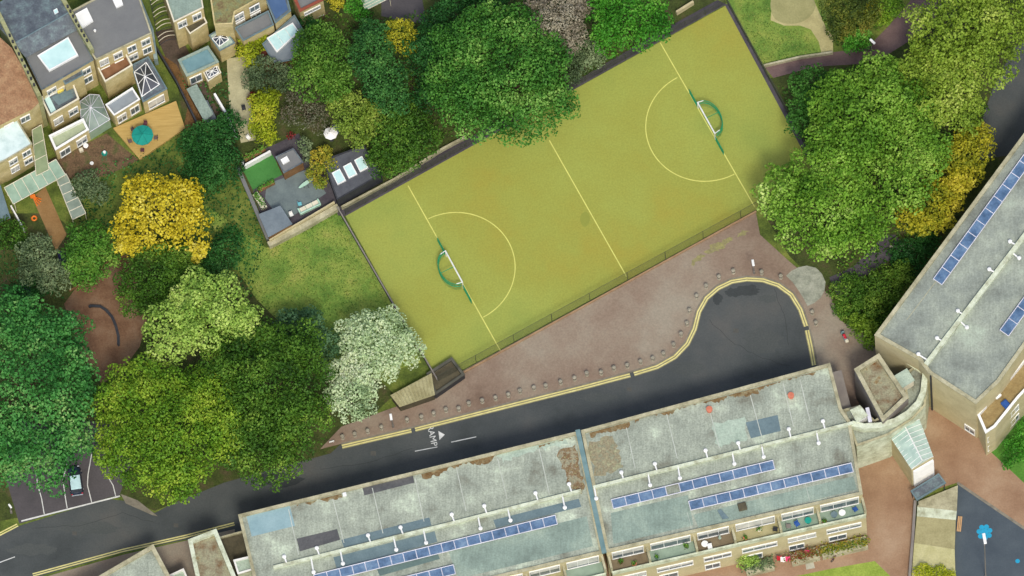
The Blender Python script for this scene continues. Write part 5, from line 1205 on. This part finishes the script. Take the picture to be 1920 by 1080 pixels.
# goals
def goal_build():
    c0, c1 = W(835, 470, 2.1), W(867, 529, 2.1)
    mid = (c0 + c1) / 2; mid.z = 0; d = (c1 - c0); d.z = 0; hw = d.length / 2; d.normalize(); back = Vector((d.y, -d.x, 0))
    if back.x > 0: back = -back
    r = thing('recessed_goal', 'green and white goal with rounded back rail at the left end of the pitch', 'goal', mid, 'goals at both ends of the pitch')
    def P(u, v, z): q = mid + d * u + back * v; return Vector((q.x, q.y, z))
    for s in (-1, 1): MB().tube([P(s * hw, 0, 0), P(s * hw, 0, 2.1)], 0.07, 8).build('goal_post', M_whitesteel, r)
    MB().tube([P(-hw, 0, 2.1), P(hw, 0, 2.1)], 0.1, 8).build('crossbar', M_whitesteel, r)
    for s in (-1, 1): MB().tube([P(s * hw, 0, 2.1), P(s * (hw - 0.15), 0.8, 2.1)], 0.06, 6).build('corner_bar', M_whitesteel, r)
    hoop = [P(-hw * 1.02 * math.cos(math.pi * i / 20), 0.2 + 1.75 * math.sin(math.pi * i / 20), 0) for i in range(21)]
    for z in (1.25, 2.0): MB().tube([p + Vector((0, 0, z)) for p in hoop], 0.075 if z < 1.5 else 0.06, 8).build('back_rail', M_green, r)
    bars = MB()
    for i in range(1, 40):
        a = math.pi * i / 40; p = P(-hw * 1.02 * math.cos(a), 0.2 + 1.75 * math.sin(a), 0); bars.tube([p, p + Vector((0, 0, 2.0))], 0.018, 5)
    bars.build('back_bars', M_green, r)
    MB().tube([P(0, 0, 2.05), P(0, 1.95, 2.0)], 0.05, 6).build('brace', M_green, r)
    for s in (-1, 1):
        wg = MB()
        for z in (0.15, 0.65, 1.15): wg.tube([P(s * (hw + 0.15), 0, z), P(s * (hw + 2.5), 0, z)], 0.06, 6)
        for i in range(12): wg.tube([P(s * (hw + 0.15 + i * 0.21), 0, 0), P(s * (hw + 0.15 + i * 0.21), 0, 1.15)], 0.025, 5)
        wg.build('side_barrier', M_green, r)
    return r
G1 = goal_build()
gm2 = W(1324, 221, 2.1); dup(G1, (gm2.x, gm2.y, 0), math.pi, 'green and white goal with rounded back rail at the right end of the pitch')

# bollards
M_bollard = mat('bollard_stone', [(136, 132, 116), (166, 160, 142)], 2, 0.8)
ORD = 'first second third fourth fifth sixth seventh eighth ninth tenth eleventh twelfth thirteenth fourteenth fifteenth sixteenth seventeenth eighteenth nineteenth twentieth twenty-first twenty-second'.split()
def bollard(px, py):
    p = W(px, py, 0.9); z = 0.1; p = Vector((p.x, p.y, z))
    r = thing('bollard', 'pale grey bollard in the row along the straight double yellow kerb', 'bollard', p, 'bollards along the kerb')
    MB().lathe(p, [(0.26, 0), (0.22, 0.05), (0.16, 0.1), (0.15, 0.72), (0.26, 0.8), (0.27, 0.9), (0.14, 0.98)], 14).build('post', M_bollard, r)
    MB().lathe(p + Vector((0, 0, 0)), [(0.275, 0.83), (0.285, 0.85), (0.285, 0.87), (0.275, 0.89)], 14).build('collar', M_dark, r)
    return r
bl = [(665, 813), (689, 807), (715, 800), (763, 786), (790, 781), (813, 774), (836, 767), (860, 765), (879, 755), (904, 750), (929, 745), (953, 739), (975, 732), (1001, 726), (1023, 722), (1051, 715), (1077, 708), (1100, 699), (1127, 697), (1151, 689), (1176, 684), (1201, 677)]
cv = [(1224, 671), (1244, 662), (1263, 645), (1277, 625), (1288, 605), (1293, 581), (1306, 554), (1324, 535)]
tp = [(1348, 518), (1375, 507), (1428, 509), (1464, 517)]
el = [(1523, 584), (1530, 604)]
B0 = bollard(642, 818); B0['label'] = 'pale bollard at the far left end of the kerb row beside the big dark tree'
for pts, lb in ((bl, 'pale grey bollard on the straight yellow kerb, %s along after the leftmost one'), (cv, 'pale grey bollard on the upward kerb bend, %s from where the bend starts'), (tp, 'pale grey bollard over the rounded cul-de-sac top, %s from the left'), (el, 'pale grey bollard right of the cul-de-sac, %s below the gravel patch')):
    for k, (x, y) in enumerate(pts):
        p = W(x, y, 0.9); dup(B0, (p.x, p.y, 0.1), 0, lb % ORD[k])
# street lamps
def lamp(label, px, py, h, arm=(0.0, -0.5), hs=(0.34, 0.95), base_z=0.1):
    p = W(px, py, h); b0 = Vector((p.x - arm[0], p.y - arm[1], base_z)); r = thing('street_lamp', label, 'street lamp', b0)
    MB().tube([b0, b0 + Vector((0, 0, h * 0.4)), (b0.x, b0.y, h - 0.1), (p.x, p.y, h)], [0.1, 0.075, 0.055, 0.05], 8).build('pole', M_greywall, r)
    a = math.atan2(arm[1], arm[0]) - math.pi / 2
    MB().box((p.x, p.y, h + 0.05), (hs[0], hs[1], 0.16), a + 0.15, 0.06).build('lamp_head', M_bright, r)
    MB().lathe(b0, [(0.16, 0), (0.14, 0.7), (0.09, 0.75)], 10).build('base', M_greywall, r)
lamp('street lamp with white head above the rounded top of the cul-de-sac', 1412, 493, 5)
lamp('street lamp with white head below the ridged shed roof', 733, 782, 5)
lamp('small street lamp where the pink paths meet at the top right', 1636, 78, 4, (0.2, -0.3))
lamp('tall street lamp with white head beside the painted blue flower', 1846, 1010, 12, (0.0, 0.9), (0.4, 1.5), 0.0)
lamp('small white headed lamp in the grass left of the parking bays', 19, 949, 3, (0.1, -0.2), (0.26, 0.7), 0.0)
c = W(622, 829, 0.3); single(MB().box((c.x, c.y, 0.5), (0.7, 0.14, 0.3), R(15), 0.03).tube([(c.x - .25, c.y, 0), (c.x - .25, c.y, 0.5)], 0.03, 6).tube([(c.x + .25, c.y, 0), (c.x + .25, c.y, 0.5)], 0.03, 6), 'name_sign', M_bright, 'small white sign on short posts at the end of the yellow lines', 'sign')
# car
def car():
    c = W(141, 899, 0.9); rz = R(8); r = thing('parked_car', 'dark navy hatchback with a glass roof coloured pale like a reflection in a parking bay', 'car', (c.x, c.y, 0)); T = LT(Vector((c.x, c.y, 0)), rz)
    L_, Wd = 4.0, 1.72
    # body from cross sections along y
    secs = [(-2.0, 0.72, 0.38, 0.62), (-1.92, 0.8, 0.28, 0.82), (-1.5, 0.86, 0.24, 0.92), (0.5, 0.86, 0.24, 0.92), (1.3, 0.84, 0.26, 0.84), (1.85, 0.76, 0.3, 0.7), (2.0, 0.62, 0.38, 0.58)]
    b = MB(); i0 = 0
    for (y, hw, z0, z1) in secs:
        b.v += [T(x, y, z) for x, z in ((-hw * .94, z0), (hw * .94, z0), (hw, z0 + (z1 - z0) * .5), (hw * .9, z1), (0, z1 + 0.04), (-hw * .9, z1), (-hw, z0 + (z1 - z0) * .5))]
    for k in range(len(secs) - 1):
        for j in range(7): b.f.append((k * 7 + j, k * 7 + (j + 1) % 7, (k + 1) * 7 + (j + 1) % 7, (k + 1) * 7 + j))
    b.f.append(tuple(range(6, -1, -1))); b.f.append(tuple(range(42, 49)))
    body = b.build('body', M_navy, r, smooth=True)
    def cab(y0, y1, y2, y3, w0, w1, z0, z1, nm, mt):
        q = MB(); lo = [T(-w0, y0, z0), T(w0, y0, z0), T(w0, y3, z0), T(-w0, y3, z0)]; hi = [T(-w1, y1, z1), T(w1, y1, z1), T(w1, y2, z1), T(-w1, y2, z1)]
        for k in range(4): q.face([lo[k], lo[(k + 1) % 4], hi[(k + 1) % 4], hi[k]])
        q.face(hi); return q.build(nm, mt, r)
    cab(-1.85, -1.45, 0.35, 1.05, 0.78, 0.64, 0.9, 1.42, 'windows', M_darkglass)
    MB().box(T(0, -0.6, 1.44), (1.34, 1.95, 0.07), rz, 0.03).build('roof', mat('cyan_reflection_roof', (190, 222, 226), 1, 0.25), r)  # pale cyan paints the reflection in the glass roof into its colour
    for s in (-1, 1):
        for (ya, yb) in ((-1.85, -1.45), (1.05, 0.35)): MB().tube([T(s * .76, ya, .92), T(s * .63, yb, 1.42)], 0.04, 5).build('pillar', M_navy, r)
        MB().box(T(s * .95, 0.75, 0.98), (0.18, 0.12, 0.14), rz, 0.03).build('mirror', M_navy, r)
        MB().box(T(s * .6, 1.88, 0.66), (0.3, 0.12, 0.14), rz, 0.03).build('headlight', M_alu, r)
        MB().box(T(s * .68, -1.97, 0.74), (0.22, 0.08, 0.2), rz, 0.02).build('tail_light', M_red, r)
        for y in (-1.25, 1.3):
            a, b2 = Vector(T(s * .68, y, .31)), Vector(T(s * .88, y, .31))
            w_ = MB().tube([a, b2], 0.31, 20).build('wheel', M_rubber, r); MB().tube([b2, b2 + (b2 - a) * 0.06], 0.19, 14).build('rim', M_chrome, w_)
    MB().box(T(0, -2.03, 0.45), (1.5, 0.14, 0.22), rz, 0.05).build('bumper', mat('pale_bumper', (150, 158, 166)), r)
car()
# scooter and bicycle
def scooter(label, px, py, rz, cols):
    c = W(px, py, 0.7); r = thing('parked_scooter', label, 'scooter', (c.x, c.y, 0.1)); T = LT(Vector((c.x, c.y, 0)), rz)
    for y in (-0.65, 0.65):
        w_ = MB().tube([T(-0.06, y, .38), T(0.06, y, .38)], 0.28, 16).build('wheel', M_rubber, r); MB().tube([T(0.06, y, .38), T(0.08, y, .38)], 0.14, 10).build('rim', M_chrome, w_)
    MB().box(T(0, -0.35, 0.7), (0.42, 0.95, 0.4), rz, 0.1).build('body', cols[0], r); MB().box(T(0, -0.15, 0.95), (0.36, 0.7, 0.12), rz, 0.04).build('seat', cols[1], r)
    MB().box(T(0, 0.55, 0.7), (0.5, 0.16, 0.75), rz, 0.05).build('front_shield', cols[0], r); MB().box(T(0, -0.9, 1.0), (0.45, 0.42, 0.34), rz, 0.05).build('top_box', cols[2], r)
    MB().tube([T(-0.38, 0.45, 1.12), T(0, 0.56, 1.15), T(0.38, 0.45, 1.12)], 0.03, 6).build('handlebar', M_dark, r)
    MB().box(T(0, 0.1, 0.4), (0.36, 0.5, 0.08), rz).build('footboard', M_dark, r)
scooter('silver scooter with a red seat parked right of the cul-de-sac', 1583, 630, R(22), (M_bluepatch, M_red, M_palewood))
def bicycle(label, px, py, rz, mt):
    c = W(px, py, 0.5); z = 0.03; r = thing('bicycle', label, 'bicycle', (c.x, c.y, z)); T = LT(Vector((c.x, c.y, 0)), rz)
    for y in (-0.52, 0.52):
        w_ = MB().tube([T(0, y + 0.33 * math.cos(a), z + 0.35 + 0.33 * math.sin(a)) for a in [2 * math.pi * i / 20 for i in range(20)]], 0.035, 5, closed=True).build('wheel', M_rubber, r)
        s_ = MB()
        for i in range(6): a = math.pi * i / 6; s_.tube([T(0, y + 0.32 * math.cos(a), z + .35 + 0.32 * math.sin(a)), T(0, y - 0.32 * math.cos(a), z + .35 - 0.32 * math.sin(a))], 0.006, 4)
        s_.build('spokes', M_chrome, w_)
    fb = MB()
    for a, b in (((0, -.52, .38), (0, -.05, .33)), ((0, -.05, .33), (0, .38, .75)), ((0, -.2, .8), (0, .38, .78)), ((0, -.05, .33), (0, -.22, .85)), ((0, -.52, .38), (0, -.2, .8)), ((0, .38, .85), (0, .52, .38))): fb.tube([T(a[0], a[1], a[2] + z), T(b[0], b[1], b[2] + z)], 0.035, 6)
    fb.build('frame', mt, r); MB().box(T(0, -.23, 0.92 + z), (0.16, 0.28, 0.06), rz, 0.02).build('saddle', mt, r)
    MB().tube([T(-.3, .3, 1.0 + z), T(0, .38, .98 + z), T(.3, .3, 1.0 + z)], 0.025, 6).build('handlebar', mt, r)
bicycle('maroon bicycle standing on the brown courtyard below the planted terraces', 1566, 1044, R(-40), M_maroon)
# bench on the playground
c = W(1799, 982, 0.5); r = thing('wooden_bench', 'narrow wooden bench between the ramp and the dark playground', 'bench', (c.x, c.y, 0)); rz = R(84); T = LT(c, rz)
for k in range(3): MB().box(T(0, -0.2 + 0.2 * k, 0.45), (2.1, 0.15, 0.06), rz).build('seat_slat', mat('light_wood', [(180, 140, 96), (200, 162, 116)]), r)
for s in (-1, 1): MB().box(T(s * 0.85, 0, 0.21), (0.1, 0.5, 0.42), rz).build('leg', M_greywall, r)
# things on the terraces and in the planted strip
def on_terrace(px, v=0.5):
    u = (px - 1140) / (1616 - 1140); p = ptsB[0].lerp(ptsB[-1], u) + nB * (dpB * v); return Vector((p.x, p.y, ztB + 0.02))
rzB = math.atan2(dB.y, dB.x)
def tchair(label, px, v, mt, a):
    p = on_terrace(px, v); r = thing('terrace_chair', label, 'chair', p); T = LT(p, a)
    MB().box(T(0, 0, p.z + 0.42), (0.6, 0.6, 0.1), a, 0.03).build('seat', mt, r); MB().box(T(0, 0.28, p.z + 0.7), (0.6, 0.08, 0.5), a, 0.03).build('backrest', mt, r)
    for sx in (-1, 1):
        for sy in (-1, 1): MB().tube([T(sx * .25, sy * .25, p.z + 0.4), T(sx * .25, sy * .25, p.z)], 0.02, 5).build('leg', M_dark, r)
tchair('blue chair on a terrace of the middle block beside a green round tub', 1490, 0.5, M_bluetarp, 0.6)
tchair('dark blue chair on the rightmost terrace of the middle block', 1600, 0.4, M_bluetarp, 2.2)
tchair('grey chair on a terrace of the middle block left of the blue chair', 1474, 0.5, M_greywall, 1.6)
tchair('dark chair in the corner of the terrace beside the pale terrace floor', 1449, 0.5, M_dark, 3.0)
tchair('white slatted lounger chair on the brown terrace of the middle block', 1325, 0.7, M_bright, 0.2)
for px, lb, mt in ((1511, 'round green tub on a terrace beside the blue chair', M_tealfab), (1317, 'round white table on a terrace left of the green parasol', M_bright), (1575, 'white plant pot on the rightmost terrace', M_bright), (1560, 'small grey plant pot on the rightmost terrace', M_bluegreyp)):
    p = on_terrace(px, 0.45); single(MB().lathe(p, [(0.3, 0), (0.42, 0.5), (0.45, 0.6), (0.2, 0.62)], 16), 'terrace_tub', mt, lb, 'tub')
for k_, (px, v) in enumerate([(1160, .35), (1183, .7), (1226, .6), (1283, .3), (1392, .65), (1420, .3), (1540, .75)]):
    wh = ['leftmost terrace near its wall', 'leftmost terrace near its parapet', 'second terrace from the left, left half', 'second terrace from the left, right half', 'wide terrace left of the dark chair', 'wide terrace by its window', 'rightmost terrace by its parapet'][k_]
    mt_ = [M_wood, M_terracotta, M_bluegreyp, M_dark, M_terracotta, M_palewood, M_wood][k_]
    p = on_terrace(px, v); c_ = Vector((p.x, p.y, p.z)); r = thing('potted_plant', 'potted plant on the ' + wh, 'potted plant', c_)
    MB().lathe(c_, [(0.2, 0), (0.3, 0.42), (0.32, 0.46), (0.26, 0.46)], 12).build('pot', mt_, r)
    n = 60; Q = np.array(c_)[None] + rng.normal(size=(n, 3)) * np.array([.16, .16, .12]) + np.array([0, 0, .68]); Nn = rng.normal(size=(n, 3)) + np.array([0, 0, 1]); Nn /= np.linalg.norm(Nn, axis=1, keepdims=True)
    leaf_mesh('foliage', Q, Nn, 0.2, L_mid, r, tuple(c_))
p = on_terrace(1346, 0.35); r = thing('folded_parasol', 'folded pale green parasol on the brown terrace', 'parasol', p)
MB().tube([p, p + Vector((0, 0, 2.0))], 0.03, 6).build('pole', M_dark, r); MB().tube([p + Vector((0, 0, .9)), p + Vector((0, 0, 1.2)), p + Vector((0, 0, 2.0))], [0.22, 0.18, 0.05], 8).build('canopy', M_palepatch, r)
A = ptsB[0].lerp(ptsB[-1], 0.50) + nB * (dpB + 1.3); B = ptsB[-1] + nB * (dpB + 1.3)
def strip(label, u0, u1, lm, seedc):
    a, b = A.lerp(B, u0), A.lerp(B, u1); c_ = (a + b) / 2; r = thing('garden_planter', label, 'planter', (c_.x, c_.y, 0))
    MB().wallstrip([(a.x, a.y), (c_.x, c_.y), (b.x, b.y)], 1.6, 0, 1.0).build('trough', M_capd, r)
    n = int((b - a).length * 90); s = rng.uniform(0, 1, (n, 1)); Q = np.array(a)[None] * (1 - s) + np.array(b)[None] * s + rng.normal(size=(n, 3)) * np.array([0.4, 0.4, 0.2]); Q[:, 2] = 1.15 + np.abs(rng.normal(size=n)) * 0.35
    Nn = rng.normal(size=(n, 3)) * 0.5 + np.array([0, 0, 1]); Nn /= np.linalg.norm(Nn, axis=1, keepdims=True)
    leaf_mesh('foliage', Q, Nn, 0.28, lm, r, (c_.x, c_.y, 0))
strip('planter of dark foliage in the strip below the middle terraces', 0.02, 0.24, L_greygreen, 1)
strip('planter with red and green plants below the terrace with the green tub', 0.38, 0.6, leafmat('leaf_mixred', [(60, 84, 40), (110, 120, 50), (150, 60, 50), (120, 150, 80)]), 2)
strip('planter of yellow green plants at the right end of the terraces', 0.62, 0.98, leafmat('leaf_mixyel', [(60, 90, 30), (110, 130, 40), (160, 150, 50), (160, 70, 50)]), 3)
for k, (px, py, lb, mt) in enumerate([(1461, 1044, 'red garment on the drying line below the middle terraces', M_red), (1468, 1046, 'white garment on the drying line between the red and pink ones', M_bright), (1477, 1045, 'pink garment on the drying line below the middle terraces', M_pinkc), (1489, 1042, 'pale garment at the right end of the drying line', M_palewood), (1513, 1033, 'pink garment hung apart from the others near the planters', M_pinkc)]):
    c_ = W(px, py, 1.3); b = MB()
    for i in range(4):
        x0, x1 = -0.32 + 0.16 * i, -0.16 + 0.16 * i
        y0, y1 = 0.06 * math.sin(i * 2), 0.06 * math.sin((i + 1) * 2)
        b.face([(c_.x + x0, c_.y + y0 - 0.35, 0.7), (c_.x + x1, c_.y + y1 - 0.35, 0.7), (c_.x + x1, c_.y + y1, 1.6), (c_.x + x0, c_.y + y0, 1.6)])
    single(b, 'garment', mt, lb, 'laundry')
a, b = W(1455, 1040, 1.6), W(1520, 1026, 1.6); r = thing('drying_line', 'thin drying line with garments below the middle terraces', 'drying line', (a.x, a.y, 0))
MB().tube([a, (a + b) / 2 - Vector((0, 0, .05)), b], 0.015, 4).build('line', M_dark, r)
for p in (a, b): MB().tube([(p.x, p.y, 0.03), (p.x, p.y, 1.7)], 0.04, 6).build('pole', M_greywall, r)
for (x, y, lb, mt) in [(1886, 757, 'navy blue cover on the end balcony of the diagonal block', M_bluetarp), (1868, 738, 'white table on the ochre balcony of the diagonal block', M_bright)]:
    p = W(x, y, 8.0); single(MB().box((p.x, p.y, 7.75), (0.9, 1.2, 0.5), 0.7, 0.1).box((p.x, p.y, 8.05), (0.6, 0.8, 0.1), 0.7), 'balcony_cover' if 'navy' in lb else 'balcony_table', mt, lb, 'cover' if 'navy' in lb else 'table')
